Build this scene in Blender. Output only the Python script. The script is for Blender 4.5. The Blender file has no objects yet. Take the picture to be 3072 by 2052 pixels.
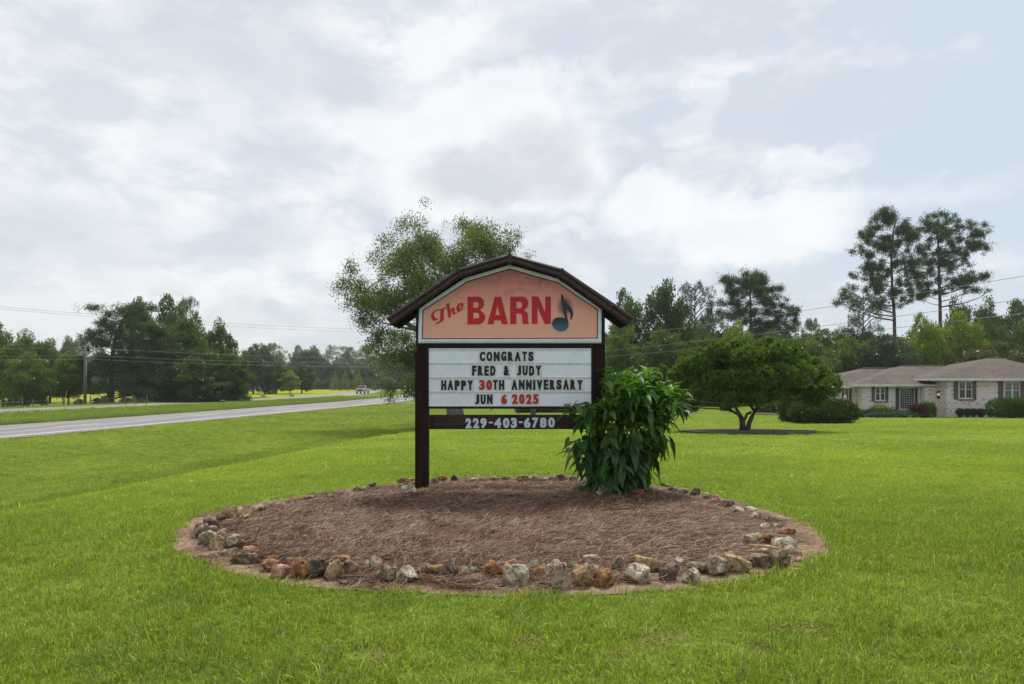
import bpy, bmesh, math, random
import numpy as np
from mathutils import Vector, Matrix, noise as mnoise

R = math.radians
F, HZ, CX, CH = 2048.0, 1150.0, 1536.0, 1.4      # photo focal length (px), horizon row, centre column, eye height
scene = bpy.context.scene
# ------------------------------------------------------------------ camera
cd = bpy.data.cameras.new("camera"); cam = bpy.data.objects.new("camera", cd)
scene.collection.objects.link(cam); scene.camera = cam
cam.location = (0, 0, CH); cam.rotation_euler = (R(90), 0, 0)
cd.lens = 24; cd.sensor_width = 36; cd.shift_y = (HZ - 1026) / 3072; cd.clip_start = 0.05; cd.clip_end = 6000
# ------------------------------------------------------------------ exposure
scene.view_settings.view_transform = 'Standard'
try: scene.view_settings.look = 'None'
except Exception: pass
scene.view_settings.exposure = 1.15; scene.view_settings.gamma = 1
scene.view_settings.use_curve_mapping = False
SUN_EL, SUN_AZ = 62.0, 12.0      # the sun stands high, behind the sign and a little to the right
# ------------------------------------------------------------------ sun
sl = bpy.data.lights.new("sun", 'SUN'); sun = bpy.data.objects.new("sun", sl)
scene.collection.objects.link(sun)
sl.energy = 1.5; sl.angle = R(11); sl.color = (1.0, 0.93, 0.80)
sdir = Vector((math.sin(R(SUN_AZ)) * math.cos(R(SUN_EL)), math.cos(R(SUN_AZ)) * math.cos(R(SUN_EL)), math.sin(R(SUN_EL))))
sun.rotation_euler = sdir.to_track_quat('Z', 'Y').to_euler(); sun.location = (0, 0, 60)


# ------------------------------------------------------------------ node helper
class NT:
    def __init__(s, tree): s.t = tree; s.n = tree.nodes; s.l = tree.links
    def node(s, typ, **kw):
        n = s.n.new(typ)
        for k, v in kw.items(): setattr(n, k, v)
        return n
    def put(s, sock, v):
        if v is None: return
        if hasattr(v, 'is_linked') or hasattr(v, 'links'): s.l.new(v, sock)
        else:
            if sock.type == 'RGBA' and hasattr(v, '__len__') and len(v) == 3: v = (*v, 1)
            sock.default_value = v
    def math(s, op, a, b=0.0, clamp=False):
        n = s.node('ShaderNodeMath', operation=op, use_clamp=clamp); s.put(n.inputs[0], a); s.put(n.inputs[1], b); return n.outputs[0]
    def vmath(s, op, a, b=(0, 0, 0)):
        n = s.node('ShaderNodeVectorMath', operation=op); s.put(n.inputs[0], a); s.put(n.inputs[1], b)
        return n.outputs['Value'] if op in ('LENGTH', 'DOT_PRODUCT', 'DISTANCE') else n.outputs[0]
    def noise(s, vec, scale, detail=3, rough=.55, dist=0.0, color=False):
        n = s.node('ShaderNodeTexNoise'); s.put(n.inputs['Vector'], vec)
        n.inputs['Scale'].default_value = scale; n.inputs['Detail'].default_value = detail
        n.inputs['Roughness'].default_value = rough; n.inputs['Distortion'].default_value = dist
        return n.outputs['Color' if color else 'Fac']
    def mix(s, f, a, b, blend='MIX'):
        n = s.node('ShaderNodeMix', data_type='RGBA', blend_type=blend); s.put(n.inputs[0], f); s.put(n.inputs[6], a); s.put(n.inputs[7], b); return n.outputs[2]
    def ramp(s, f, stops, interp='LINEAR'):
        n = s.node('ShaderNodeValToRGB'); cr = n.color_ramp; cr.interpolation = interp
        while len(cr.elements) < len(stops): cr.elements.new(0.5)
        for e, (p, c) in zip(cr.elements, stops):
            e.position = p; e.color = (*c, 1) if hasattr(c, '__len__') else (c, c, c, 1)
        s.put(n.inputs[0], f); return n.outputs[0]
    def maprange(s, v, a, b, c=0.0, d=1.0, smooth=True):
        n = s.node('ShaderNodeMapRange', interpolation_type='SMOOTHSTEP' if smooth else 'LINEAR')
        for i, x in enumerate((v, a, b, c, d)): s.put(n.inputs[i], x)
        return n.outputs[0]
    def mapping(s, vec, loc=(0, 0, 0), rot=(0, 0, 0), scale=(1, 1, 1)):
        n = s.node('ShaderNodeMapping'); s.put(n.inputs[0], vec)
        n.inputs[1].default_value = loc; n.inputs[2].default_value = rot; n.inputs[3].default_value = scale; return n.outputs[0]


# ------------------------------------------------------------------ world: Nishita sky behind a broken cloud sheet
world = bpy.data.worlds.new("World"); scene.world = world; world.use_nodes = True
world.node_tree.nodes.clear(); w = NT(world.node_tree)
sky = w.node('ShaderNodeTexSky', sky_type='NISHITA', sun_disc=False, sun_elevation=R(SUN_EL), sun_rotation=R(SUN_AZ))
D = w.node('ShaderNodeTexCoord').outputs['Generated']
def sdirn(px, py):
    v = Vector(((px - CX) / F, 1.0, (HZ - py) / F)); v.normalize(); return v
wob = w.vmath('SCALE', w.vmath('SUBTRACT', w.noise(D, 7.0, 7, .62, color=True), (.5, .5, .5)))
wob.node.inputs['Scale'].default_value = 0.16
Dw = w.vmath('ADD', D, wob)
wob2 = w.vmath('SCALE', w.vmath('SUBTRACT', w.noise(D, 5.0, 5, .55, color=True), (.5, .5, .5)))
wob2.node.inputs['Scale'].default_value = 0.22
Ds = w.vmath('ADD', D, wob2)
def puff(px, py, rx, ry, soft=False):       # soft lump of cloud standing in one direction of the sky
    c = sdirn(px, py); k = F / math.sqrt(1 + ((px - CX) / F) ** 2)
    d = w.vmath('SUBTRACT', Ds if soft else Dw, tuple(c))
    d = w.vmath('MULTIPLY', d, (k / rx, k / rx, k / ry))
    l = w.vmath('LENGTH', d)
    return w.maprange(l, 0.0 if soft else 0.55, 1.0 if soft else 1.08, 1.0, 0.0)
def fmax(lst):
    o = lst[0]
    for x in lst[1:]: o = w.math('MAXIMUM', o, x)
    return o
n1 = w.noise(w.mapping(D, scale=(1, 1, 2.6)), 2.2, 6, .55, .3)
n2 = w.noise(w.mapping(D, loc=(3, 1, 5), scale=(1, 1, 2.2)), 7.0, 7, .6, .2)
n3 = w.noise(w.mapping(D, loc=(7, 2, 1), scale=(1, 1, 3.0)), 3.6, 5, .5, .2)
side = w.math('ADD', w.vmath('DOT_PRODUCT', D, (-0.72, 0.2, 0.05)), 0.12)
veil = w.maprange(w.math('ADD', w.math('ADD', w.math('MULTIPLY', n1, 1.0), w.math('MULTIPLY', n2, .45)), w.math('MULTIPLY', side, .55)), .52, 1.02)
blueish = (2.85, 3.22, 3.60); pale = (3.08, 3.24, 3.46); white = (4.45, 4.46, 4.42); grey = (2.62, 2.72, 2.86)
col = w.mix(veil, blueish, pale)
col = w.mix(w.math('MULTIPLY', w.maprange(w.math('ADD', n2, w.math('MULTIPLY', side, .22)), .50, .72), .55), col, white)
low = w.math('MULTIPLY', w.maprange(n3, .5, .72), w.maprange(side, -.1, .5))
col = w.mix(w.math('MULTIPLY', low, .55), col, (2.95, 3.08, 3.28))
bright = fmax([puff(1130, 400, 220, 130), puff(1330, 360, 270, 130), puff(1570, 350, 170, 130), puff(1640, 500, 260, 170),
               puff(1450, 560, 380, 110), puff(2250, 700, 330, 120), puff(1960, 640, 170, 100), puff(1450, 560, 300, 90)])
leftc = fmax([puff(720, 560, 330, 90), puff(250, 520, 380, 150), puff(100, 180, 260, 240), puff(450, 850, 520, 60), puff(1250, 60, 260, 120), puff(1010, 730, 130, 70)])
col = w.mix(w.math('MULTIPLY', leftc, w.maprange(n2, .38, .62, .15, .85)), col, white)
col = w.mix(w.math('MULTIPLY', bright, w.maprange(n2, .25, .62, .72, .97)), col, white)
thin = fmax([puff(2080, 290, 60, 70), puff(2050, 385, 75, 60), puff(1900, 270, 130, 45, True), puff(2440, 480, 150, 50), puff(1760, 712, 210, 36), puff(2700, 560, 420, 60, True), puff(2350, 590, 260, 50), puff(2170, 230, 160, 40, True)])
col = w.mix(w.math('MULTIPLY', thin, w.maprange(n2, .35, .7, .25, .85)), col, white)
g = w.math('MAXIMUM', puff(1470, 530, 330, 150, True), puff(1620, 470, 260, 190, True))
g = w.math('MULTIPLY', w.maprange(g, .08, .8), w.maprange(n2, .3, .6, .7, 1.15))
col = w.mix(w.math('MULTIPLY', g, 0.62, True), col, grey)
g2 = fmax([puff(640, 200, 520, 130, True), puff(130, 690, 330, 110, True), puff(800, 700, 260, 60, True), puff(830, 950, 170, 50, True), puff(900, 1080, 900, 60, True)])
col = w.mix(w.math('MULTIPLY', g2, w.maprange(n2, .3, .65, .2, .75)), col, (2.95, 3.1, 3.34))
mixed = w.mix(0.92, sky.outputs[0], col)
bg = w.node('ShaderNodeBackground'); w.put(bg.inputs['Color'], mixed); bg.inputs['Strength'].default_value = 0.1
wo = w.node('ShaderNodeOutputWorld'); w.l.new(bg.outputs[0], wo.inputs[0])

# ------------------------------------------------------------------ object helpers
COL = scene.collection
rng = np.random.default_rng(7); rnd = random.Random(5)
def np_mesh(name, V, Fc, mats=(), smooth=False, mi=None):
    me = bpy.data.meshes.new(name)
    V = np.asarray(V, np.float32).reshape(-1, 3)
    if isinstance(Fc, np.ndarray):
        n, k = Fc.shape
        me.vertices.add(len(V)); me.vertices.foreach_set('co', V.ravel())
        me.loops.add(n * k); me.loops.foreach_set('vertex_index', Fc.astype(np.int32).ravel())
        me.polygons.add(n); me.polygons.foreach_set('loop_start', np.arange(0, n * k, k, dtype=np.int32))
        me.polygons.foreach_set('loop_total', np.full(n, k, np.int32))
        me.update(calc_edges=True)
    else:
        me.from_pydata([tuple(map(float, v)) for v in V], [], [tuple(int(i) for i in f) for f in Fc]); me.update()
    for m in mats: me.materials.append(m)
    if smooth: me.polygons.foreach_set('use_smooth', np.ones(len(me.polygons), bool))
    if mi is not None: me.polygons.foreach_set('material_index', np.asarray(mi, np.int32))
    return me
def link(name, me, parent=None, loc=None, rot=None, scale=None):
    o = bpy.data.objects.new(name, me); COL.objects.link(o)
    if parent: o.parent = parent
    if loc is not None: o.location = loc
    if rot is not None: o.rotation_euler = rot
    if scale is not None: o.scale = scale
    return o
def tag(o, label=None, cat=None, group=None, kind=None):
    for k, v in (('label', label), ('category', cat), ('group', group), ('kind', kind)):
        if v: o[k] = v
    return o
def thing(name, loc, label, cat, group=None, rz=0.0):
    o = bpy.data.objects.new(name, None); COL.objects.link(o); o.location = loc; o.rotation_euler = (0, 0, rz)
    o.empty_display_size = .2
    return tag(o, label, cat, group)
def copy_tree(o, parent=None):
    c = o.copy(); COL.objects.link(c)
    if parent: c.parent = parent
    for ch in [x for x in bpy.data.objects if x.parent == o]: copy_tree(ch, c)
    return c
class MB:                                        # collects simple shapes into one mesh
    def __init__(s): s.v = []; s.f = []; s.m = []
    def add(s, vs, fs, m=0):
        b = len(s.v); s.v += [tuple(v) for v in vs]; s.f += [tuple(i + b for i in f) for f in fs]; s.m += [m] * len(fs); return s
    def box(s, x0, x1, y0, y1, z0, z1, m=0):
        return s.add([(x0, y0, z0), (x1, y0, z0), (x1, y1, z0), (x0, y1, z0), (x0, y0, z1), (x1, y0, z1), (x1, y1, z1), (x0, y1, z1)],
              [(0, 3, 2, 1), (4, 5, 6, 7), (0, 1, 5, 4), (1, 2, 6, 5), (2, 3, 7, 6), (3, 0, 4, 7)], m)
    def prism(s, poly, y0, y1, m=0):             # polygon in (x, z), extruded along y; poly runs counter-clockwise seen from -y
        n = len(poly); vs = [(x, y0, z) for x, z in poly] + [(x, y1, z) for x, z in poly]
        fs = [tuple(range(n)), tuple(range(2 * n - 1, n - 1, -1))] + [(i, i + n, (i + 1) % n + n, (i + 1) % n) for i in range(n)]
        return s.add(vs, fs, m)
    def tube(s, pts, r0, r1=None, k=6, m=0, cap=True, radii=None):
        pts = [Vector(p) for p in pts]; n = len(pts); r1 = r0 if r1 is None else r1
        base = len(s.v); up = Vector((0.31, 0.17, 0.93))
        for i, p in enumerate(pts):
            t = (pts[min(i + 1, n - 1)] - pts[max(i - 1, 0)]); t = t.normalized() if t.length > 1e-9 else Vector((0, 0, 1))
            a = t.cross(up if abs(t.dot(up)) < .97 else Vector((1, 0, 0))).normalized(); b = t.cross(a)
            r = radii[i] if radii else r0 + (r1 - r0) * i / max(1, n - 1)
            for j in range(k):
                an = 2 * math.pi * j / k; s.v.append(tuple(p + a * (r * math.cos(an)) + b * (r * math.sin(an))))
        for i in range(n - 1):
            for j in range(k):
                j2 = (j + 1) % k
                s.f.append((base + i * k + j, base + i * k + j2, base + (i + 1) * k + j2, base + (i + 1) * k + j)); s.m.append(m)
        if cap:
            s.f.append(tuple(base + j for j in range(k))[::-1]); s.m.append(m)
            s.f.append(tuple(base + (n - 1) * k + j for j in range(k))); s.m.append(m)
        return s
    def build(s, name, mats, parent=None, smooth=False, bevel=0.0, loc=None):
        if not isinstance(mats, (list, tuple)): mats = [mats]
        me = np_mesh(name, s.v, s.f, mats, smooth, s.m if len(mats) > 1 else None)
        o = link(name, me, parent, loc)
        if bevel:
            md = o.modifiers.new('bevel', 'BEVEL'); md.width = bevel; md.segments = 2; md.limit_method = 'ANGLE'
        return o
def P(px, py, d): return Vector(((px - CX) / F * d, d, CH - (py - HZ) / F * d))

# ------------------------------------------------------------------ materials
def new_mat(name):
    m = bpy.data.materials.new(name); m.use_nodes = True; m.node_tree.nodes.clear(); n = NT(m.node_tree)
    out = n.node('ShaderNodeOutputMaterial'); return m, n, out
def pbr(name, color, rough=.6, var=0.12, scale=8, bump=0.0, bscale=40, metal=0.0, spec=.5, stretch=(1, 1, 1), coord='Object', dirt=None, dscale=2.0):
    m, n, out = new_mat(name)
    tc = n.node('ShaderNodeTexCoord').outputs[coord]
    v = n.mapping(tc, scale=stretch)
    f = n.noise(v, scale, 5, .6)
    c = n.mix(n.maprange(f, .3, .7), tuple(x * (1 - var) for x in color), tuple(min(1, x * (1 + var)) for x in color))
    if dirt: c = n.mix(n.maprange(n.noise(v, dscale, 6, .65), .52, .72, 0, .8), c, dirt)
    b = n.node('ShaderNodeBsdfPrincipled'); n.put(b.inputs['Base Color'], c)
    n.put(b.inputs['Roughness'], n.math('ADD', rough - .06, n.math('MULTIPLY', f, .12)))
    b.inputs['Metallic'].default_value = metal; b.inputs['Specular IOR Level'].default_value = spec
    if bump:
        bp = n.node('ShaderNodeBump'); bp.inputs['Strength'].default_value = bump; bp.inputs['Distance'].default_value = .01
        n.put(bp.inputs['Height'], n.noise(v, bscale, 4, .6)); n.l.new(bp.outputs[0], b.inputs['Normal'])
    n.l.new(b.outputs[0], out.inputs[0]); return m
def leaf_mat(name, color, trans=.4, var=.35, hue=.03, gloss=.07, tint=(1.25, 1.2, .7)):
    m, n, out = new_mat(name)
    isl = n.node('ShaderNodeNewGeometry').outputs['Random Per Island']; ob = n.node('ShaderNodeObjectInfo').outputs['Random']
    hs = n.node('ShaderNodeHueSaturation'); n.put(hs.inputs['Color'], color)
    n.put(hs.inputs['Hue'], n.math('ADD', .5 - hue, n.math('MULTIPLY', n.math('FRACT', n.math('MULTIPLY', isl, 7.3)), 2 * hue)))
    val = n.math('ADD', 1 - var * .75, n.math('MULTIPLY', isl, var * 1.5))
    n.put(hs.inputs['Value'], n.math('MULTIPLY', val, n.math('ADD', .88, n.math('MULTIPLY', ob, .26))))
    c = hs.outputs[0]
    d = n.node('ShaderNodeBsdfDiffuse'); n.put(d.inputs[0], c)
    t = n.node('ShaderNodeBsdfTranslucent'); n.put(t.inputs[0], n.mix(1.0, c, tint, 'MULTIPLY'))
    mx = n.node('ShaderNodeMixShader'); mx.inputs[0].default_value = trans; n.l.new(d.outputs[0], mx.inputs[1]); n.l.new(t.outputs[0], mx.inputs[2])
    gl = n.node('ShaderNodeBsdfGlossy'); gl.inputs['Roughness'].default_value = .42; gl.inputs[0].default_value = (.9, .95, 1, 1)
    fr = n.node('ShaderNodeFresnel'); fr.inputs[0].default_value = 1.4
    m2 = n.node('ShaderNodeMixShader'); n.put(m2.inputs[0], n.math('MULTIPLY', fr.outputs[0], gloss)); n.l.new(mx.outputs[0], m2.inputs[1]); n.l.new(gl.outputs[0], m2.inputs[2])
    n.l.new(m2.outputs[0], out.inputs[0]); return m

GRASS_A, GRASS_B, GRASS_C = (.192, .276, .024), (.258, .335, .034), (.132, .226, .022)
def grass_color(n, pos):
    a = n.noise(pos, .22, 4, .55, .3); b = n.noise(pos, 1.9, 4, .6)
    c = n.mix(n.maprange(a, .35, .65), GRASS_A, GRASS_B)
    return n.mix(n.maprange(b, .50, .72, 0, .62), c, GRASS_C)
def ground_mat():
    m, n, out = new_mat('lawn_ground')
    pos = n.node('ShaderNodeNewGeometry').outputs['Position']
    c = grass_color(n, pos)
    fine = n.noise(n.mapping(pos, scale=(1, .35, 1)), 38, 4, .75)
    mid = n.noise(n.mapping(pos, scale=(1, .3, 1)), 5.5, 4, .65)
    c = n.mix(n.maprange(fine, .36, .62, 0.0, .6), c, (.085, .135, .014))
    c = n.mix(n.maprange(mid, .52, .75, 0.0, .35), c, (.10, .17, .015))
    c = n.mix(1.0, c, (.88, .86, 1.5), 'MULTIPLY')
    sp = n.node('ShaderNodeSeparateXYZ'); n.put(sp.inputs[0], pos)      # the sunburnt hay field far on the left
    fld = n.math('MULTIPLY', n.maprange(sp.outputs[1], 95, 112), n.maprange(sp.outputs[0], -34, -38))
    c = n.mix(n.math('MULTIPLY', fld, .8), c, (.34, .36, .045))
    b = n.node('ShaderNodeBsdfDiffuse'); n.put(b.inputs[0], c)
    bp = n.node('ShaderNodeBump'); bp.inputs['Strength'].default_value = .7; bp.inputs['Distance'].default_value = .03
    n.put(bp.inputs['Height'], n.math('ADD', fine, n.math('MULTIPLY', mid, 1.2))); n.l.new(bp.outputs[0], b.inputs['Normal'])
    n.l.new(b.outputs[0], out.inputs[0]); return m
def blade_mat(name, dark=1.0, blue=0.0, lo=.72, hi=2.5):
    m, n, out = new_mat(name)
    geo = n.node('ShaderNodeNewGeometry'); c = grass_color(n, geo.outputs['Position'])
    isl = geo.outputs['Random Per Island']
    c = n.mix(n.math('FRACT', n.math('MULTIPLY', isl, 5.7)), n.mix(1.0, c, (lo * .97 * dark, lo * 1.02 * dark, lo * dark), 'MULTIPLY'), n.mix(1.0, c, (hi * 1.02 * dark, hi * .92 * dark, hi * 1.08 * dark), 'MULTIPLY'))
    c = n.mix(n.math('GREATER_THAN', isl, .965), c, (.33, .27, .12))
    if blue: c = n.mix(blue, c, (.17, .26, .13))
    d = n.node('ShaderNodeBsdfDiffuse'); n.put(d.inputs[0], c)
    t = n.node('ShaderNodeBsdfTranslucent'); n.put(t.inputs[0], n.mix(1.0, c, (1.15, 1.2, .8), 'MULTIPLY'))
    mx = n.node('ShaderNodeMixShader'); mx.inputs[0].default_value = .38; n.l.new(d.outputs[0], mx.inputs[1]); n.l.new(t.outputs[0], mx.inputs[2])
    gl = n.node('ShaderNodeBsdfGlossy'); gl.inputs['Roughness'].default_value = .45
    m2 = n.node('ShaderNodeMixShader'); m2.inputs[0].default_value = .035; n.l.new(mx.outputs[0], m2.inputs[1]); n.l.new(gl.outputs[0], m2.inputs[2])
    n.l.new(m2.outputs[0], out.inputs[0]); return m
M = {}
M['ground'] = ground_mat(); M['blade'] = blade_mat('grass_blade', .93); M['blade_mid'] = blade_mat('backlight_tint_blade', 1.3, lo=.92, hi=1.75); M['tall_blade'] = blade_mat('tall_grass_blade', .95, .55)  # mid-distance blades coloured brighter, standing in for grazing backlight across the lawn
M['bark'] = pbr('bark', (.075, .062, .05), .9, .4, 3, .8, 14, stretch=(3, 3, .6))
M['bark_grey'] = pbr('bark_grey', (.16, .145, .125), .9, .4, 3, .8, 14, stretch=(3, 3, .6))
M['bark_pine'] = pbr('bark_pine', (.085, .064, .052), .9, .35, 2, .8, 9, stretch=(3, 3, .8))

# ------------------------------------------------------------------ terrain
RY = np.array([-60, 0, 28.7, 44, 61, 75, 95, 120, 150, 200, 300, 500, 900.])
RX = np.array([-36.3, -26.3, -21.5, -19, -16.9, -15.3, -13.4, -13.2, -15.5, -24, -48, -105, -220.])
SY = np.array([-60, 0, 52.9, 74.8, 98, 120, 147, 200, 277, 500, 900.])
SX = np.array([-64.7, -51.5, -39.7, -34.9, -31.2, -30.4, -31.8, -38, -49.5, -112, -228.])
_yy = np.linspace(-60, 900, 1921)
def _smooth(y, k=25):
    p = np.pad(y, k, mode='edge'); p[:k] = y[0] - (y[1] - y[0]) * np.arange(k, 0, -1); p[-k:] = y[-1] + (y[-1] - y[-2]) * np.arange(1, k + 1)
    return np.convolve(p, np.ones(2 * k + 1) / (2 * k + 1), 'valid')
_rx = _smooth(np.interp(_yy, RY, RX)); _sx = _smooth(np.interp(_yy, SY, SX))
def road_x(y): return np.interp(y, _yy, _rx)
def road2_x(y): return np.interp(y, _yy, _sx)
RW = 7.6
ZR = -0.92
_U = np.linspace(0, 30, 601)
_K = [0, 1.0, 8, 12.2, 13.6, 15.2, 17.6, 21, 30]
_wl = np.interp(_U, _K, [0, 0, 0.0, 0.0, 0.02, .45, .95, 1, 1])       # share of the lawn's height
_dz = np.interp(_U, _K, [0, -.05, -.50, -.74, -.74, -.46, -.04, 0, 0])     # cut of the ditch
_wl = _smooth(_wl, 14); _wl[_U < .6] = 0; _dz = _smooth(_dz, 14); _dz[_U < .6] = 0
def sstep(a, b, x):
    t = np.clip((x - a) / (b - a), 0, 1); return t * t * (3 - 2 * t)
def terrain(x, y):
    x = np.asarray(x, float); y = np.asarray(y, float)
    zl = -0.026 * (np.clip(y, 10, 61) - 10) - .03 * sstep(3, 40, x) * sstep(20, 50, y)
    zl = zl + 0.10 * np.sin(x * .11 + 1.3) * np.sin(y * .13 + .4) * sstep(13, 30, np.hypot(x, y))
    u = x - road_x(y); u = u - 1.35 * sstep(8, 15, u) * (1 - sstep(8, 26, y))
    ds = 1 - .55 * sstep(45, 90, y)
    z = ZR + (zl - ZR) * np.interp(u, _U, _wl) + np.interp(u, _U, _dz) * ds
    v = road2_x(y) - RW - x
    md = -.22 * sstep(-RW - .8, -RW - 4, u) * sstep(.8, 4, x - road2_x(y))
    z = np.where(u < 0, ZR + md, z)
    far = 1 - sstep(105, 160, y)
    z = np.where(v > .6, ZR - .42 * sstep(.6, 14, v) * far, z)
    return z
def tz(x, y): return float(terrain(x, y))

xs = np.unique(np.concatenate([np.arange(-70, 45, .6), -70 - np.geomspace(1, 900, 22), 45 + np.geomspace(1, 900, 22), np.arange(-8, 8, .25)]))
ys = np.unique(np.concatenate([np.arange(-6, 75, .5), np.arange(75, 160, 1.5), 160 + np.geomspace(2, 1500, 30), -6 - np.geomspace(1, 50, 8)]))
gx, gy = np.meshgrid(xs, ys)
gz = terrain(gx, np.clip(gy, -60, 900))
nx_, ny_ = len(xs), len(ys)
idx = np.arange(nx_ * ny_).reshape(ny_, nx_)
quads = np.stack([idx[:-1, :-1], idx[:-1, 1:], idx[1:, 1:], idx[1:, :-1]], -1).reshape(-1, 4)
g = link('ground', np_mesh('ground', np.stack([gx, gy, gz], -1), quads, [M['ground']], True))
tag(g, kind='structure')

# ---- roads
def asphalt():
    m, n, out = new_mat('asphalt')
    pos = n.node('ShaderNodeNewGeometry').outputs['Position']
    c = n.mix(n.maprange(n.noise(n.mapping(pos, rot=(0, 0, R(-9)), scale=(1.1, .035, 1)), 1.0, 4, .6), .38, .62), (.19, .19, .20), (.30, .30, .31))
    c = n.mix(n.maprange(n.noise(pos, 55, 2, .8), .35, .75, 0, .5), c, (.16, .16, .17))
    b = n.node('ShaderNodeBsdfPrincipled'); n.put(b.inputs['Base Color'], c); b.inputs['Roughness'].default_value = .85
    n.l.new(b.outputs[0], out.inputs[0]); return m
M['asphalt'] = asphalt(); M['road_paint'] = pbr('road_paint', (.62, .62, .6), .7, .2, 1.5, dirt=(.35, .35, .36), dscale=6)
M['yellow_paint'] = pbr('yellow_paint', (.50, .36, .08), .7, .2, 1.5, dirt=(.30, .27, .2), dscale=5)
M['dirt'] = pbr('dirt_verge', (.26, .17, .10), .95, .3, 3, .5, 30)
def ribbon(name, fx, a, b, y0, y1, dz, mat, step=1.0, jag=0.0):
    yy = np.arange(y0, y1 + step * .5, step)
    xa = fx(yy) + a + (rng.normal(0, jag, len(yy)) if jag else 0); xb = fx(yy) + b + (rng.normal(0, jag, len(yy)) if jag else 0)
    V = np.concatenate([np.stack([xa, yy, np.full(len(yy), ZR + dz)], -1), np.stack([xb, yy, np.full(len(yy), ZR + dz)], -1)])
    n = len(yy); i = np.arange(n - 1)
    return link(name, np_mesh(name, V, np.stack([i, i + n, i + n + 1, i + 1], -1) if b > a else np.stack([i + n, i, i + 1, i + n + 1], -1), [mat]))
for fx, nm, gap in ((road_x, 'road', 0), (road2_x, 'road', 0)):
    tag(ribbon('verge', fx, -RW - .35, .45, -40, 420, .006, M['dirt'], .8, .10), kind='structure')
    tag(ribbon(nm, fx, -RW, 0, -40, 420, .014, M['asphalt'], .7, .07), kind='structure')
    tag(ribbon('edge_line', fx, -.80, -.54, -40, 420, .020, M['road_paint']), kind='structure')
    tag(ribbon('edge_line', fx, -RW + .3, -RW + .50, -40, 420, .020, M['yellow_paint']), kind='structure')
    for y in range(-12, 200, 12):
        tag(ribbon('lane_dash', fx, -RW / 2 - .11, -RW / 2 + .11, y, y + 3, .020, M['road_paint']), kind='structure')
# side path crossing the bank far back
M['gravel'] = pbr('gravel_track', (.24, .23, .22), .95, .3, 6, .4, 60)
V = []; 
for i in range(15):
    t = i / 14; x = -13.6 + t * 6; y = 81 - t * 3
    for s in (-1, 1): V.append((x, y + s * .9, tz(x, y + s) + .05))
i = np.arange(14) * 2
tag(link('path', np_mesh('path', V, np.stack([i, i + 2, i + 3, i + 1], -1), [M['gravel']])), kind='structure')

# ------------------------------------------------------------------ haze
m, n_, out_ = new_mat('haze_air'); pv = n_.node('ShaderNodeVolumePrincipled'); pv.inputs['Color'].default_value = (.97, .985, 1, 1); pv.inputs['Density'].default_value = .00032; n_.l.new(pv.outputs[0], out_.inputs['Volume'])
tag(MB().box(-330, 330, -30, 420, -6, 36).build('haze', m), kind='stuff')
# ------------------------------------------------------------------ scatter by geometry nodes
def scatter(name, pts, rots, scales, source, label, cat):
    me = bpy.data.meshes.new(name); n = len(pts)
    me.vertices.add(n); me.vertices.foreach_set('co', np.asarray(pts, np.float32).ravel())
    a = me.attributes.new('rot', 'FLOAT_VECTOR', 'POINT'); a.data.foreach_set('vector', np.asarray(rots, np.float32).ravel())
    a = me.attributes.new('scl', 'FLOAT_VECTOR', 'POINT')
    sc = np.asarray(scales, np.float32); sc = np.repeat(sc[:, None], 3, 1) if sc.ndim == 1 else sc
    a.data.foreach_set('vector', sc.ravel()); me.update()
    o = link(name, me)
    ng = bpy.data.node_groups.new(name + '_scatter', 'GeometryNodeTree')
    ng.interface.new_socket('Geometry', in_out='INPUT', socket_type='NodeSocketGeometry')
    ng.interface.new_socket('Geometry', in_out='OUTPUT', socket_type='NodeSocketGeometry')
    gi = ng.nodes.new('NodeGroupInput'); go = ng.nodes.new('NodeGroupOutput')
    ip = ng.nodes.new('GeometryNodeInstanceOnPoints'); oi = ng.nodes.new('GeometryNodeObjectInfo')
    oi.transform_space = 'ORIGINAL'; oi.inputs['Object'].default_value = source
    r_ = ng.nodes.new('GeometryNodeInputNamedAttribute'); r_.data_type = 'FLOAT_VECTOR'; r_.inputs[0].default_value = 'rot'
    s_ = ng.nodes.new('GeometryNodeInputNamedAttribute'); s_.data_type = 'FLOAT_VECTOR'; s_.inputs[0].default_value = 'scl'
    L = ng.links
    L.new(gi.outputs[0], ip.inputs['Points']); L.new(oi.outputs['Geometry'], ip.inputs['Instance'])
    L.new(r_.outputs[0], ip.inputs['Rotation']); L.new(s_.outputs[0], ip.inputs['Scale']); L.new(ip.outputs[0], go.inputs[0])
    md = o.modifiers.new('scatter', 'NODES'); md.node_group = ng
    return tag(o, label, cat, kind='stuff')

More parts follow.
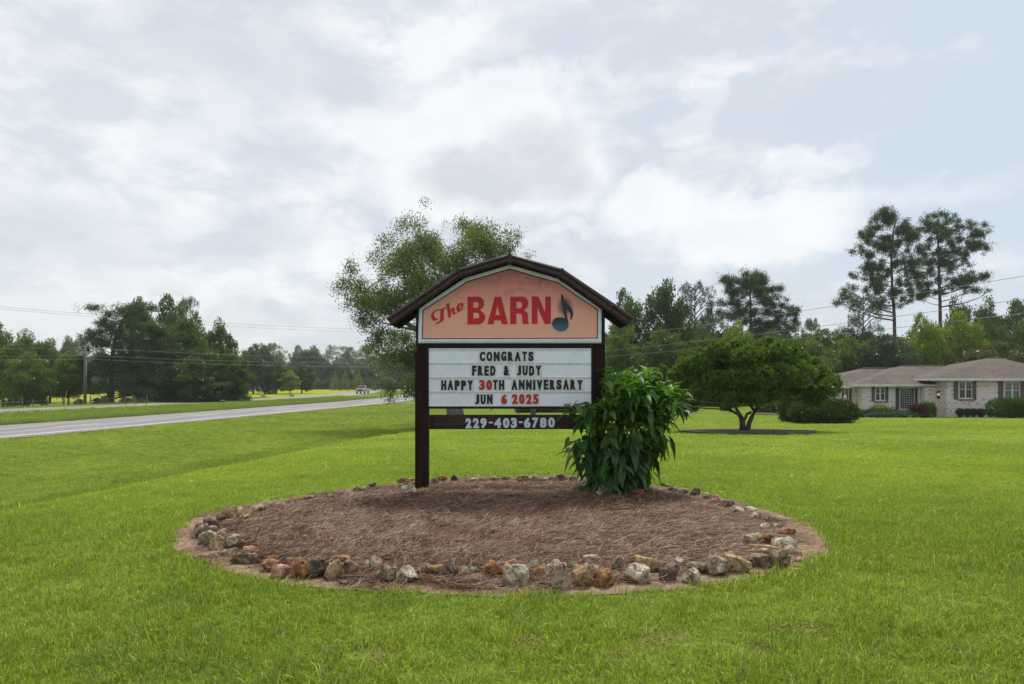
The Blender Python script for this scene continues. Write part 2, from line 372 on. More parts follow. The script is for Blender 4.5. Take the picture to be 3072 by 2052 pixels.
def tuft(name, nb, rad, lmin, lmax, wid, lean, mat, loc, seed, segs=2):
    r = np.random.default_rng(seed); V = []; Fq = []
    for b in range(nb):
        a = r.uniform(0, 6.283); q = rad * math.sqrt(r.uniform()); x, y = q * math.cos(a), q * math.sin(a)
        L = r.uniform(lmin, lmax); la = r.uniform(0, 6.283); le = abs(r.normal(0, lean)); wv = wid * r.uniform(.7, 1.3)
        wx, wy = -math.sin(la + r.normal(0, .7)) * wv / 2, math.cos(la + r.normal(0, .7)) * wv / 2
        base = len(V)
        for s in range(segs + 1):
            t = s / segs; d = le * L * (t ** 1.6); h = L * t * math.sqrt(max(.12, 1 - min(.9, (le * t) ** 2 * .6)))
            cx, cy = x + math.cos(la) * d, y + math.sin(la) * d; k = (1 - t ** 2 * .85)
            V += [(cx - wx * k, cy - wy * k, h - .004), (cx + wx * k, cy + wy * k, h - .004)]
        for s in range(segs): Fq.append((base + 2 * s, base + 2 * s + 1, base + 2 * s + 3, base + 2 * s + 2))
    o = link(name, np_mesh(name, V, np.array(Fq), [mat]), loc=loc)
    return tag(o, 'tuft of short bright green grass in the near lawn', 'grass', kind='stuff')

# bed outline on the ground, from the photograph
bed_px = [(537, 1623), (576, 1564), (655, 1536), (785, 1512), (940, 1487), (1113, 1466), (1220, 1452), (1309, 1444), (1500, 1436), (1702, 1433), (1850, 1443), (1963, 1459), (2060, 1480),
          (2147, 1499), (2250, 1524), (2356, 1551), (2430, 1588), (2474, 1630), (2455, 1662), (2408, 1688), (2330, 1712), (2220, 1737), (2094, 1754), (1960, 1770), (1832, 1777),
          (1660, 1783), (1492, 1783), (1330, 1779), (1180, 1772), (1040, 1766), (916, 1757), (820, 1740), (733, 1721), (650, 1698), (589, 1675), (552, 1652)]
bed = np.array([((x - CX) / F * (CH * F / (y - HZ)), CH * F / (y - HZ)) for x, y in bed_px])
BC = np.array([-.2, 7.0])
_ba = np.arctan2(bed[:, 1] - BC[1], bed[:, 0] - BC[0]); _br = np.hypot(bed[:, 0] - BC[0], bed[:, 1] - BC[1])
_o = np.argsort(_ba); _ba, _br = _ba[_o], _br[_o]
_ba = np.concatenate([_ba - 2 * np.pi, _ba, _ba + 2 * np.pi]); _br = np.tile(_br, 3)
_aa = np.linspace(-2 * np.pi, 2 * np.pi, 2401); _bb = np.interp(_aa, _ba, _br); _bb = np.convolve(np.pad(_bb, 12, mode='edge'), np.ones(25) / 25, 'valid')
_bb = _bb * 1.018 + .018 * np.sin(_aa * 23) + .012 * np.sin(_aa * 41 + 1) + .01 * np.sin(_aa * 97)
def bed_ratio(x, y):                              # 1 on the outline, less inside
    a = np.arctan2(y - BC[1], x - BC[0]); return np.hypot(x - BC[0], y - BC[1]) / np.interp(a, _aa, _bb)
def bed_dist(x, y):
    a = np.arctan2(y - BC[1], x - BC[0]); return np.hypot(x - BC[0], y - BC[1]) - np.interp(a, _aa, _bb)
def bed_z(x, y):
    r = bed_ratio(x, y); return .006 + .018 * (1 - sstep(.55, .93, r)) + .012 * (1 - sstep(.93, 1.0, r))

def soil_mat():
    m, n, out = new_mat('pine_straw_soil')
    pos = n.node('ShaderNodeNewGeometry').outputs['Position']
    rel = n.vmath('LENGTH', n.vmath('MULTIPLY', n.vmath('SUBTRACT', pos, (BC[0], BC[1] + .05, 0)), (1 / 2.95, 1 / 2.72, 0)))
    nz = n.noise(pos, 14, 5, .7)
    straw = n.mix(n.maprange(n.noise(n.mapping(pos, scale=(1, 1, 1)), 60, 4, .8), .35, .7), (.036, .014, .008), (.11, .048, .026))
    sand = n.mix(n.maprange(nz, .35, .68), (.27, .18, .125), (.42, .31, .22))
    sand = n.mix(n.maprange(n.noise(pos, 90, 3, .7), .55, .75, 0, .7), sand, (.12, .07, .045))
    f = n.maprange(n.math('ADD', rel, n.math('MULTIPLY', n.math('SUBTRACT', nz, .5), .16)), .84, .95)
    c = n.mix(f, straw, sand)
    b = n.node('ShaderNodeBsdfDiffuse'); n.put(b.inputs[0], c)
    bp = n.node('ShaderNodeBump'); bp.inputs['Strength'].default_value = .9; bp.inputs['Distance'].default_value = .02
    n.put(bp.inputs['Height'], n.noise(pos, 45, 5, .75)); n.l.new(bp.outputs[0], b.inputs['Normal'])
    n.l.new(b.outputs[0], out.inputs[0]); return m
M['soil'] = soil_mat()
NA, NR = 240, 26
V = [(BC[0], BC[1], float(bed_z(BC[0], BC[1])))]; Fc = []
for j in range(1, NR + 1):
    for i in range(NA):
        a = -math.pi + 2 * math.pi * i / NA; q = float(np.interp(a, _aa, _bb)) * (j / NR)
        x, y = BC[0] + q * math.cos(a), BC[1] + q * math.sin(a)
        z = float(bed_z(x, y)) + (0.012 * mnoise.noise(Vector((x * 5, y * 5, 0))) if j < NR - 2 else 0)
        V.append((x, y, max(z, .006)))
for i in range(NA): Fc.append((0, 1 + i, 1 + (i + 1) % NA))
for j in range(NR - 1):
    for i in range(NA):
        a, b = 1 + j * NA + i, 1 + j * NA + (i + 1) % NA; Fc.append((a, a + NA, b + NA, b))
tag(link('flower_bed_soil', np_mesh('flower_bed_soil', V, Fc, [M['soil']], True)), kind='structure')

# ---- grass
tufts = [tuft('grass_tuft', 40, .075, .020, .050, .0040, .85, M['blade'], (-1.35 + .35 * k, 3.9, 0), 11 + k) for k in range(4)]
tufts += [tuft('grass_tuft', 26, .06, .040, .075, .0045, .8, M['blade'], (.15 + .35 * k, 3.95, 0), 31 + k) for k in range(2)]
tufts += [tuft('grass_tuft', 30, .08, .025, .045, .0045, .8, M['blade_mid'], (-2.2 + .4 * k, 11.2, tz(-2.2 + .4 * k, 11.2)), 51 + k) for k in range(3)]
def lawn_points(n, d0, d1, powr, side=1.02):
    u = rng.uniform(0, 1, n); e = powr          # density ~ d**(e-1) in depth after the widening view is counted
    d = (d0 ** e + u * (d1 ** e - d0 ** e)) ** (1 / e); x = rng.uniform(-side, side, n) * d
    return x, d
bare = [(1990, 1920, .10), (1960, 1935, .07), (1870, 1975, .06), (2420, 1885, .06), (2460, 1900, .05), (1600, 1935, .05), (1560, 1925, .05), (2290, 1950, .05), (1140, 1975, .06), (980, 1960, .05), (2350, 1890, .05), (820, 1595, .04)]
bare = [((x - CX) / F * CH * F / (y - HZ), CH * F / (y - HZ), r) for x, y, r in bare]
def make_grass(n, d0, d1, powr, smin, smax, grow, idxs, longp=0.0):
    x, y = lawn_points(n, d0, d1, powr)
    keep = bed_dist(x, y) > .015
    clump = np.sin(x * 3.1 + 1.7 * np.sin(y * 2.3)) * np.sin(y * 3.7 + 1.3 * np.sin(x * 2.9))
    keep &= (rng.uniform(0, 1, n) < .86 + .14 * clump)
    for bx, by, r in bare: keep &= ~((((x - bx) / 1.6) ** 2 + (y - by) ** 2) < r * r)
    u = x - road_x(y); keep &= u > .4
    keep &= ((x - TREE[0]) / 2.55) ** 2 + ((y - TREE[1]) / 2.5) ** 2 > 1
    x, y = x[keep], y[keep]; clump = clump[keep]
    z = terrain(x, y); m = len(x)
    s = rng.uniform(smin, smax, m) * (1 + .22 * clump) * (np.maximum(y, 4) / 4) ** grow
    edge = bed_dist(x, y); s = s * (1 + .30 * (np.abs(edge) < .12))
    rots = np.stack([rng.normal(0, .12, m), rng.normal(0, .12, m), rng.uniform(0, 6.283, m)], -1)
    sx = s * (np.maximum(y, 4) / 4) ** .25
    sc = np.stack([sx, sx, s], -1)
    pick = rng.integers(0, len(idxs), m)
    for k, ti in enumerate(idxs):
        q = pick == k
        scatter('lawn_grass', np.stack([x[q], y[q], z[q]], -1), rots[q], sc[q], tufts[ti], 'short mown bright green grass covering the lawn', 'grass')
TREE = (float(P(2236, 1288, 26)[0]), 26.0)
make_grass(15000, 2.6, 6.5, 1.25, .75, 1.15, .0, [0, 1, 2, 3])
make_grass(3200, 2.6, 7.5, 1.3, .55, 1.25, .0, [4, 5])
make_grass(9000, 6.5, 13, .9, .75, 1.05, .10, [0, 2])
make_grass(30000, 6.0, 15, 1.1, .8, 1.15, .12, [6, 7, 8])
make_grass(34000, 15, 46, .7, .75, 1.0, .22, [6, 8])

# tall verge grass on the median and along the fence
tall = tuft('tall_grass_tuft', 40, .35, .18, .34, .014, .5, M['tall_blade'], (-26.2 - 4, 40, ZR), 77)
tall['label'] = 'tuft of tall grey-green grass on the highway median'
def strip(n, f0, f1, y0, y1, sm, sx, src, lab, e=.6):
    u = rng.uniform(0, 1, n); y = (y0 ** e + u * (y1 ** e - y0 ** e)) ** (1 / e); a, b = f0(y), f1(y); x = a + (b - a) * rng.uniform(0, 1, n)
    scatter('verge_grass', np.stack([x, y, terrain(x, y)], -1), np.stack([rng.normal(0, .1, n), rng.normal(0, .1, n), rng.uniform(0, 6.28, n)], -1), rng.uniform(sm, sx, n), src, lab, 'grass')
strip(9000, lambda y: road_x(y) - RW - 3.6, lambda y: road_x(y) - RW - .5, 22, 110, .55, 1.0, tall, 'tall grey-green grass band on the median beside the near lanes')
green_t = tuft('verge_grass_tuft', 40, .35, .10, .22, .014, .6, M['blade'], (-36, 50, ZR), 78); green_t['label'] = 'tuft of bright grass on the far side of the median'
strip(7000, lambda y: road2_x(y) + .4, lambda y: road_x(y) - RW - 3.4, 26, 120, .8, 1.35, green_t, 'bright green grass on the far half of the median')
strip(3500, lambda y: road2_x(y) - RW - 5.5, lambda y: road2_x(y) - RW - .4, 40, 110, .5, .9, green_t, 'green grass verge beyond the far lanes')

ditch_t = tuft('verge_grass_tuft', 44, .30, .05, .12, .010, .8, blade_mat('ditch_shade_blade', .85), (-12, 14, -1.6), 79); ditch_t['label'] = 'tuft of ditch grass with shade put into its colour'  # darker blade colour stands in for shade in the ditch and on its bank
strip(9000, lambda y: road_x(y) + 10.5 + 1.35 * (1 - sstep(8, 26, y)), lambda y: road_x(y) + 14.4 + 1.35 * (1 - sstep(8, 26, y)), 6, 60, .5, 1.1, ditch_t, 'uneven grass lining the bottom of the roadside ditch, shade put into its colour')
strip(9000, lambda y: road_x(y) + .5, lambda y: road_x(y) + 10.5, 16, 75, .35, .75, ditch_t, 'patchy grass on the bank below the road, shade put into its colour')
# ---- pine straw
def straw_mat():
    m, n, out = new_mat('pine_straw')
    isl = n.node('ShaderNodeNewGeometry').outputs['Random Per Island']; pos = n.node('ShaderNodeNewGeometry').outputs['Position']
    c = n.ramp(isl, [(0, (.045, .016, .008)), (.35, (.125, .050, .023)), (.62, (.21, .098, .050)), (.84, (.31, .19, .115)), (1, (.52, .42, .32))])
    c = n.mix(n.maprange(n.noise(pos, 1.1, 4, .6), .48, .68, 0, .65), c, (.15, .058, .026))
    b = n.node('ShaderNodeBsdfPrincipled'); n.put(b.inputs['Base Color'], c); b.inputs['Roughness'].default_value = .6; b.inputs['Specular IOR Level'].default_value = .3
    n.l.new(b.outputs[0], out.inputs[0]); return m
M['straw'] = straw_mat()
def straw_clump(seed, loc, nn=70, rad=.12, up=.10):
    r = np.random.default_rng(seed); V = []; Fq = []; wv = .0021
    main = r.uniform(0, 3.14)
    for b in range(nn):
        a = r.uniform(0, 6.28); q = rad * math.sqrt(r.uniform()); x, y, z = q * math.cos(a), q * math.sin(a), r.uniform(.0, .022)
        an = main + r.normal(0, .9); L = r.uniform(.07, .17); bend = r.normal(0, 1.1); el = r.normal(.03, up); base = len(V)
        for s in range(4):
            t = s / 3; th = an + bend * (t - .5)
            px, py = math.cos(th + math.pi / 2) * wv / 2, math.sin(th + math.pi / 2) * wv / 2
            V += [(x - px, y - py, z), (x + px, y + py, z + .0008)]
            x += math.cos(th) * L / 3; y += math.sin(th) * L / 3; z = max(.001, z + el * L / 3 + r.normal(0, .002))
        for s in range(3): Fq.append((base + 2 * s, base + 2 * s + 1, base + 2 * s + 3, base + 2 * s + 2))
    return tag(link('pine_straw_clump', np_mesh('pine_straw_clump', V, np.array(Fq), [M['straw']]), loc=loc), 'clump of brown pine needles on the bed', 'pine straw', kind='stuff')
sclumps = [straw_clump(200 + k, (-1 + .5 * k, 6.5, .05)) for k in range(5)]
ZA = (500, 1380, 2.348); ZB = (1500, 1380, 2.348)
rocks = [
 (ZA, 175, 278, 450, 557, 'mauve', 'pointed mauve rock at the far left corner of the stone ring', 20),
 (ZA, 240, 368, 415, 470, 'dark', 'low dark brown rock above the pointed mauve rock', 0),
 (ZA, 335, 405, 390, 445, 'dark', 'small purplish dark rock beside the low dark brown one on the left curve', 10),
 (ZA, 400, 445, 375, 420, 'rust', 'small orange-tan rock tucked left of the hollowed ochre rock', 0),
 (ZA, 418, 580, 340, 440, 'ochre', 'large ochre rock with a hollow front on the upper left curve', -10),
 (ZA, 550, 690, 328, 388, 'tan', 'wide flat tan rock right of the hollowed ochre rock', 5),
 (ZA, 432, 492, 424, 452, 'pink', 'little pinkish stone at the foot of the hollowed ochre rock', 0),
 (ZA, 275, 345, 465, 502, 'tan', 'small flat tan stone between the mauve rock and the straw', 0),
 (ZA, 210, 352, 505, 620, 'green', 'blue-green lichen-covered rock below the pointed mauve rock', 25),
 (ZA, 340, 415, 490, 548, 'cream', 'small cream rock behind the blue-green lichen-covered rock', 0),
 (ZA, 288, 395, 540, 645, 'ochre', 'ochre lump in front of the blue-green lichen-covered rock', 0),
 (ZA, 390, 527, 530, 632, 'tan', 'big tan-brown rock right of the ochre lump on the left curve', 8),
 (ZA, 398, 442, 528, 556, 'rust', 'small reddish stone on top of the left cluster of rocks', 0),
 (ZA, 352, 487, 628, 682, 'brown', 'low dark brown rock below the big tan-brown one at left', 0),
 (ZA, 512, 628, 612, 670, 'pink', 'bright salmon-pink slab on the lower left curve', -12),
 (ZA, 435, 642, 660, 742, 'brown', 'large brown rock with a pale grey right end, lower left curve', 0),
 (ZA, 637, 780, 708, 797, 'rust', 'rust and dark rock starting the front row at left', 0),
 (ZA, 690, 776, 680, 722, 'rust', 'small rust-topped stone behind the first rock of the front row', 0),
 (ZA, 722, 852, 730, 840, 'pink', 'pinkish-tan rock leaning right in the front row', 35),
 (ZA, 825, 907, 692, 735, 'grey', 'small blue-grey stone behind the pinkish leaning rock', 0),
 (ZA, 845, 1030, 705, 848, 'rust', 'large orange-brown rock beside the pinkish leaning rock', -10),
 (ZA, 962, 1138, 700, 845, 'dark', 'large purplish dark rock with grey crust in the front row', 25),
 (ZA, 1135, 1292, 682, 755, 'rust', 'dark rust rock set behind the front row at left', 0),
 (ZA, 1097, 1230, 718, 850, 'ochre', 'ochre-brown rock with dark patches right of the purplish dark one', 10),
 (ZA, 1232, 1347, 712, 817, 'brown', 'olive-brown rock ending the tight left group of the front row', 0),
 (ZA, 1362, 1508, 685, 782, 'tan', 'rounded tan rock with lichen standing alone in the front row', 5),
 (ZA, 1468, 1622, 740, 868, 'grey', 'white-topped dark grey rock leaning right in the front row', 30),
 (ZA, 1615, 1762, 760, 877, 'pale', 'pale grey rock with a teal lichen spot in the front row', -20),
 (ZA, 1215, 1312, 845, 887, 'dark', 'small flat dark stone lying outside the front row at left', 0),
 (ZA, 1762, 1827, 765, 832, 'brown', 'small dull brown rock right of the pale teal-spotted one', 0),
 (ZA, 1825, 1945, 745, 832, 'ochre', 'ochre rock left of the maroon one in the front row', 0),
 (ZA, 1938, 2052, 732, 847, 'dark', 'dark maroon knobbly rock in the front row', 0),
 (ZA, 2062, 2212, 760, 837, 'green', 'greenish-brown low rock right of the maroon one', 0),
 (ZA, 2220, 2370, 712, 847, 'rust', 'orange rust rock with a dark notch at the middle of the front row', -15),
 (ZA, 760, 830, 312, 344, 'tan', 'small orange-tan stone on the back left edge of the bed', 0),
 (ZA, 825, 882, 296, 330, 'dark', 'small dark stone on the back left edge of the bed', 0),
 (ZA, 875, 937, 280, 314, 'rust', 'orange-brown stone next to the small dark one, back left edge', 0),
 (ZA, 948, 1032, 268, 297, 'grey', 'flat grey stone on the back left edge of the bed', 0),
 (ZA, 1115, 1192, 260, 294, 'dark', 'half-buried dark stone beside a green weed, back left', 0),
 (ZA, 1303, 1402, 210, 242, 'grey', 'long grey stone on the back left edge nearing the post', 0),
 (ZA, 1408, 1472, 178, 212, 'brown', 'brown stone just right of the long grey one at the back', 0),
 (ZA, 1618, 1748, 146, 202, 'ochre', 'boxy yellow-ochre rock behind the left sign post', 0),
 (ZA, 1628, 1682, 188, 217, 'grey', 'small grey stone between the boxy ochre rock and the pink-white one', 0),
 (ZA, 1645, 1759, 196, 264, 'pale', 'pinkish-white rock left of the foot of the left post', 5),
 (ZA, 1755, 1859, 222, 274, 'ochre', 'ochre rock lying against the foot of the left post', -5),
 (ZA, 1855, 1912, 150, 190, 'grey', 'grey-brown stone behind and right of the left post', 0),
 (ZA, 1905, 1977, 131, 174, 'rust', 'orange-brown rock in the back row right of the left post', 0),
 (ZA, 1997, 2050, 128, 174, 'dark', 'dark pointed stone standing alone in the back row', 0),
 (ZA, 2138, 2207, 148, 174, 'tan', 'small tan stone in the back row under the number board', 0),
 (ZA, 2195, 2262, 150, 174, 'rust', 'small orange-tan stone touching its tan neighbour in the back row', 0),
 (ZA, 2278, 2342, 135, 168, 'pink', 'pinkish rough stone in the back row under the number board', 0),
 (ZB, 10, 77, 138, 166, 'dark', 'dark flat stone in the middle of the back row', 0),
 (ZB, 106, 200, 130, 177, 'ochre', 'squarish yellow-ochre stone in the back row', 0),
 (ZB, 195, 274, 130, 170, 'cream', 'rounded cream stone in the back row', 0),
 (ZB, 298, 352, 146, 170, 'grey', 'flat grey stone left of the taller lumpy one in the back row', 0),
 (ZB, 343, 417, 141, 172, 'brown', 'grey-brown stone touching the taller lumpy one, back row', 0),
 (ZB, 388, 460, 116, 167, 'pink', 'tallest lumpy brown-pink rock of the back row', 0),
 (ZB, 482, 542, 135, 168, 'tan', 'tan stone in the back row just left of the shrub', 0),
 (ZB, 678, 780, 203, 277, 'tan', 'pointed tan rock under the front of the leafy shrub', 10),
 (ZB, 745, 842, 208, 258, 'brown', 'pitted brown rock at the shrub foot, second from its left', 0),
 (ZB, 838, 912, 185, 247, 'dark', 'shaded dark rock at the centre of the shrub foot', 0),
 (ZB, 925, 1022, 230, 277, 'rust', 'flat rusty stone at the right end of the shrub foot', 0),
 (ZB, 1130, 1167, 182, 202, 'dark', 'tiny dark stone behind the bed right of the shrub', 0),
 (ZB, 1163, 1217, 188, 212, 'brown', 'small brown stone on the back edge right of the shrub', 0),
 (ZB, 1185, 1254, 208, 244, 'grey', 'first grey stone of the back right curve', 0),
 (ZB, 1258, 1342, 218, 264, 'pale', 'grey-white crusted stone on the back right curve', 0),
 (ZB, 1335, 1422, 216, 272, 'dark', 'dark grey rock beside the grey-white crusted one', 0),
 (ZB, 1430, 1492, 248, 292, 'tan', 'small tan stone after the dark grey rock, right curve', 0),
 (ZB, 1488, 1582, 260, 317, 'pink', 'pink-streaked tan rock on the right curve', -15),
 (ZB, 1545, 1662, 290, 352, 'mauve', 'grey-mauve rock below the pink-streaked one', 0),
 (ZB, 1610, 1742, 333, 394, 'pale', 'pale blue-grey rock on the right curve', -15),
 (ZB, 1735, 1827, 338, 378, 'cream', 'flat cream stone beyond the pale blue-grey rock', 0),
 (ZB, 1768, 1852, 376, 442, 'grey', 'grey-tan rock inside the right curve', 20),
 (ZB, 1833, 1912, 408, 450, 'rust', 'small orange stone right of the grey-tan rock', 0),
 (ZB, 1900, 2027, 400, 457, 'tan', 'orange and cream rough rock at the outer right curve', -20),
 (ZB, 1832, 1937, 450, 502, 'cream', 'pale tan flat-topped rock on the right side', 0),
 (ZB, 1930, 2022, 448, 502, 'grey', 'grey rock between the flat-topped pale one and the outer edge', 0),
 (ZB, 1885, 1997, 486, 544, 'brown', 'grey-brown rock under the flat-topped pale one', 0),
 (ZB, 1985, 2102, 483, 554, 'rust', 'rust-red block at the outer right edge', 0),
 (ZB, 1855, 1962, 528, 602, 'rust', 'bright rust-orange rock leaning on the big tan slab', -20),
 (ZB, 1720, 1872, 525, 612, 'tan', 'jagged tan rock at the inner end of the right pile', 10),
 (ZB, 1930, 2112, 543, 642, 'cream', 'big tan slab on top of the right pile', -18),
 (ZB, 1770, 2022, 606, 648, 'ochre', 'long thin flat slab lying in the right pile', -6),
 (ZB, 1765, 1932, 620, 697, 'cream', 'cream faceted rock below the long thin slab', 0),
 (ZB, 2008, 2102, 600, 682, 'tan', 'tan rock at the outer side of the right pile', 0),
 (ZB, 2088, 2142, 638, 697, 'pale', 'small white stone at the far right of the ring', 0),
 (ZB, 2078, 2137, 685, 722, 'pink', 'small reddish stone below the small white one, far right', 0),
 (ZB, 1905, 2072, 636, 772, 'brown', 'large brown speckled rock closing the front row at right', 15),
 (ZB, 1755, 1917, 663, 767, 'brown', 'brown-tan rock left of the large speckled one', 0),
 (ZB, 1590, 1777, 668, 800, 'ochre', 'large ochre-grey rock in the right part of the front row', -8),
 (ZB, 1465, 1632, 688, 830, 'grey', 'grey lichen-spotted rock left of the large ochre-grey one', -20),
 (ZB, 1510, 1617, 663, 722, 'brown', 'brown stone behind the grey lichen-spotted rock', 0),
 (ZB, 1315, 1482, 720, 812, 'green', 'dark olive rock behind the round cream one', 0),
 (ZB, 1290, 1422, 766, 882, 'cream', 'round cream-faced rock in the front row', 0),
 (ZB, 1122, 1267, 718, 862, 'dark', 'dark rock with white crust in the front row', 0),
 (ZB, 1208, 1300, 690, 775, 'tan', 'tan-brown rock behind the dark white-crusted one', 0),
 (ZB, 915, 1127, 683, 802, 'ochre', 'broad ochre rock behind the angular cream-topped one', 0),
 (ZB, 888, 1070, 748, 882, 'cream', 'angular cream-topped rock with a beak pointing left', -10),
 (ZB, 790, 902, 688, 807, 'green', 'olive-grey rock standing behind the front row', 0),
 (ZB, 665, 817, 778, 907, 'rust', 'rust rock with a white top in the front row', -15),
 (ZB, 515, 657, 746, 907, 'ochre', 'tall yellow-tan rock right of the pebbly one', 8),
 (ZB, 580, 724, 683, 760, 'tan', 'tan rock in the second line behind the tall yellow-tan one', 0),
 (ZB, 600, 724, 738, 828, 'grey', 'grey rock between the tall yellow-tan one and the white-topped rust one', 0),
 (ZB, 488, 587, 723, 802, 'green', 'small olive rock behind the tall yellow-tan one', 0),
 (ZB, 360, 507, 718, 922, 'pebbly', 'tall pebble-studded rock nearest the viewer', 0),
 (ZB, 320, 400, 740, 787, 'pale', 'small white stone left of the pebble-studded rock', 0),
 (ZB, 230, 322, 758, 844, 'rust', 'small round rust rock in the front row', 0),
 (ZB, 30, 202, 723, 897, 'pale', 'big white-grey rock with teal lichen in the front row', 22),
 (ZB, 208, 322, 720, 797, 'green', 'pale greenish rock behind the small round rust one', 0),
 (ZB, 5, 122, 710, 770, 'pink', 'pinkish-red low rock behind the big white-grey one', 0)]
ROCKXY = []
for zz, x0, x1, y0, y1 in [(r_[0], *r_[1:5]) for r_ in rocks]:
    pb = zz[1] + y1 / zz[2]; d = CH * F / (pb - HZ); ROCKXY.append((((zz[0] + (x0 + x1) / 2 / zz[2]) - CX) / F * d, d + .06, (x1 - x0) / zz[2] / F * d * .5))
ROCKXY = np.array(ROCKXY)
n = 9500; a = rng.uniform(-math.pi, math.pi, n); q = np.sqrt(rng.uniform(0, 1, n)) * np.interp(a, _aa, _bb) * np.where(rng.uniform(0, 1, n) < .93, .90, .985)
x, y = BC[0] + q * np.cos(a), BC[1] + q * np.sin(a); dr = ((x[:, None] - ROCKXY[None, :, 0]) ** 2 + (y[:, None] - ROCKXY[None, :, 1]) ** 2) < (ROCKXY[None, :, 2] * .9 + .05) ** 2
kp = ~dr.any(1); x, y = x[kp], y[kp]; n = len(x)
z = bed_z(x, y); pick = rng.integers(0, 5, n)
for k in range(5):
    s = pick == k
    scatter('pine_straw', np.stack([x[s], y[s], z[s]], -1), np.stack([rng.normal(0, .05, s.sum()), rng.normal(0, .05, s.sum()), rng.uniform(0, 6.28, s.sum())], -1), rng.uniform(.75, 1.15, s.sum()), sclumps[k], 'brown pine straw mulch covering the stone-edged bed', 'pine straw')
# the rolled lip of straw between the posts
V = []; Fc = []; NN = 60
for i in range(NN + 1):
    t = i / NN; x = -.98 + 1.95 * t; hh = .05 * min(1, t * 8, (1 - t) * 8) * (1 + .2 * math.sin(i * 1.3)); yc = 8.66 + .03 * math.sin(i * .5)
    for yy_, zz in ((-.16, .02), (-.09, hh * .75), (0, hh), (.15, hh * .7), (.3, .02)): V.append((x, yc + yy_, .03 + zz))
for i in range(NN):
    for j in range(4): Fc.append((i * 5 + j, (i + 1) * 5 + j, (i + 1) * 5 + j + 1, i * 5 + j + 1))
tag(link('straw_ridge', np_mesh('straw_ridge', V, Fc, [M['soil']], True)), 'low ridge of bunched pine straw between the two sign posts', 'pine straw', kind='stuff')
n = 620; x = rng.uniform(-1.0, .98, n); yy_ = 8.66 + rng.uniform(-.15, .15, n); z = .02 + .045 * np.exp(-((yy_ - 8.66) / .12) ** 2)
rx_ = np.where(yy_ < 8.62, rng.uniform(.5, 1.2, n), rng.normal(0, .3, n))
scatter('pine_straw', np.stack([x, yy_, z], -1), np.stack([rx_, rng.normal(0, .2, n), rng.normal(0, .5, n)], -1), rng.uniform(.35, .6, n), sclumps[1], 'bunched pine needles hanging over the low ridge under the sign', 'pine straw')

# ------------------------------------------------------------------ the sign
SY0 = 8.70                                       # plane of the sign's front
SP = 3.0103
def sg(zx, zy):                                  # reading on the sign's enlargement -> (x, z) in metres
    return ((1140 + zx / SP - CX) / F * SY0, CH - (740 + zy / SP - HZ) / F * SY0)
def wood_mat(name, c1, c2, vertical=True):
    m, n, out = new_mat(name)
    tc = n.node('ShaderNodeTexCoord').outputs['Object']
    v = n.mapping(tc, scale=(9, 9, .8) if vertical else (.8, 9, 9))
    f = n.noise(v, 3.5, 6, .65, .6)
    c = n.mix(n.maprange(f, .32, .68), c1, c2)
    c = n.mix(n.maprange(n.noise(tc, 3.2, 5, .6), .60, .78, 0, .5), c, tuple(x * 2.2 for x in c2))
    b = n.node('ShaderNodeBsdfPrincipled'); n.put(b.inputs['Base Color'], c); b.inputs['Roughness'].default_value = .7; b.inputs['Specular IOR Level'].default_value = .15
    bp = n.node('ShaderNodeBump'); bp.inputs['Strength'].default_value = .5; bp.inputs['Distance'].default_value = .006
    n.put(bp.inputs['Height'], f); n.l.new(bp.outputs[0], b.inputs['Normal'])
    n.l.new(b.outputs[0], out.inputs[0]); return m
M['post'] = wood_mat('dark_stained_wood', (.014, .006, .005), (.036, .015, .012))
M['rail_wood'] = wood_mat('dark_rail_wood', (.022, .013, .011), (.060, .040, .034), False)
M['black'] = pbr('black_paint', (.007, .008, .011), .45, .3, 5, .15, 60, spec=.25)
M['roof_metal'] = pbr('brown_roof_metal', (.040, .022, .019), .5, .3, 6, .2, 50, dirt=(.12, .09, .08), dscale=30, spec=.3)
M['roof_under_shade'] = pbr('shade_tinted_roof_underside', (.006, .005, .005), .9, spec=.05)  # underside of the same roof metal, its shade put into a near-black colour
M['trim'] = pbr('white_trim', (.72, .77, .86), .35, .06, 4, .1, 40, dirt=(.50, .50, .48), dscale=9)
M['trim_low'] = pbr('aged_trim', (.42, .36, .26), .45, .2, 6)
M['panel'] = pbr('white_acrylic', (.80, .85, .92), .22, .03, 2, 0, dirt=(.70, .73, .74), dscale=3)
M['track'] = pbr('letter_track', (.72, .74, .76), .3, .12, 20, dirt=(.56, .55, .52), dscale=26)
M['tile'] = pbr('letter_tile', (.66, .69, .68), .3, .05, 8)
M['letter'] = pbr('black_letter', (.008, .009, .016), .5, .2, 8)
M['red_letter'] = pbr('red_letter', (.50, .012, .016), .45, .1, 8)
M['screw'] = pbr('rusty_screw', (.10, .07, .055), .6, .3, 40)
M['number'] = pbr('number_print', (.60, .65, .72), .4, .04, 8)
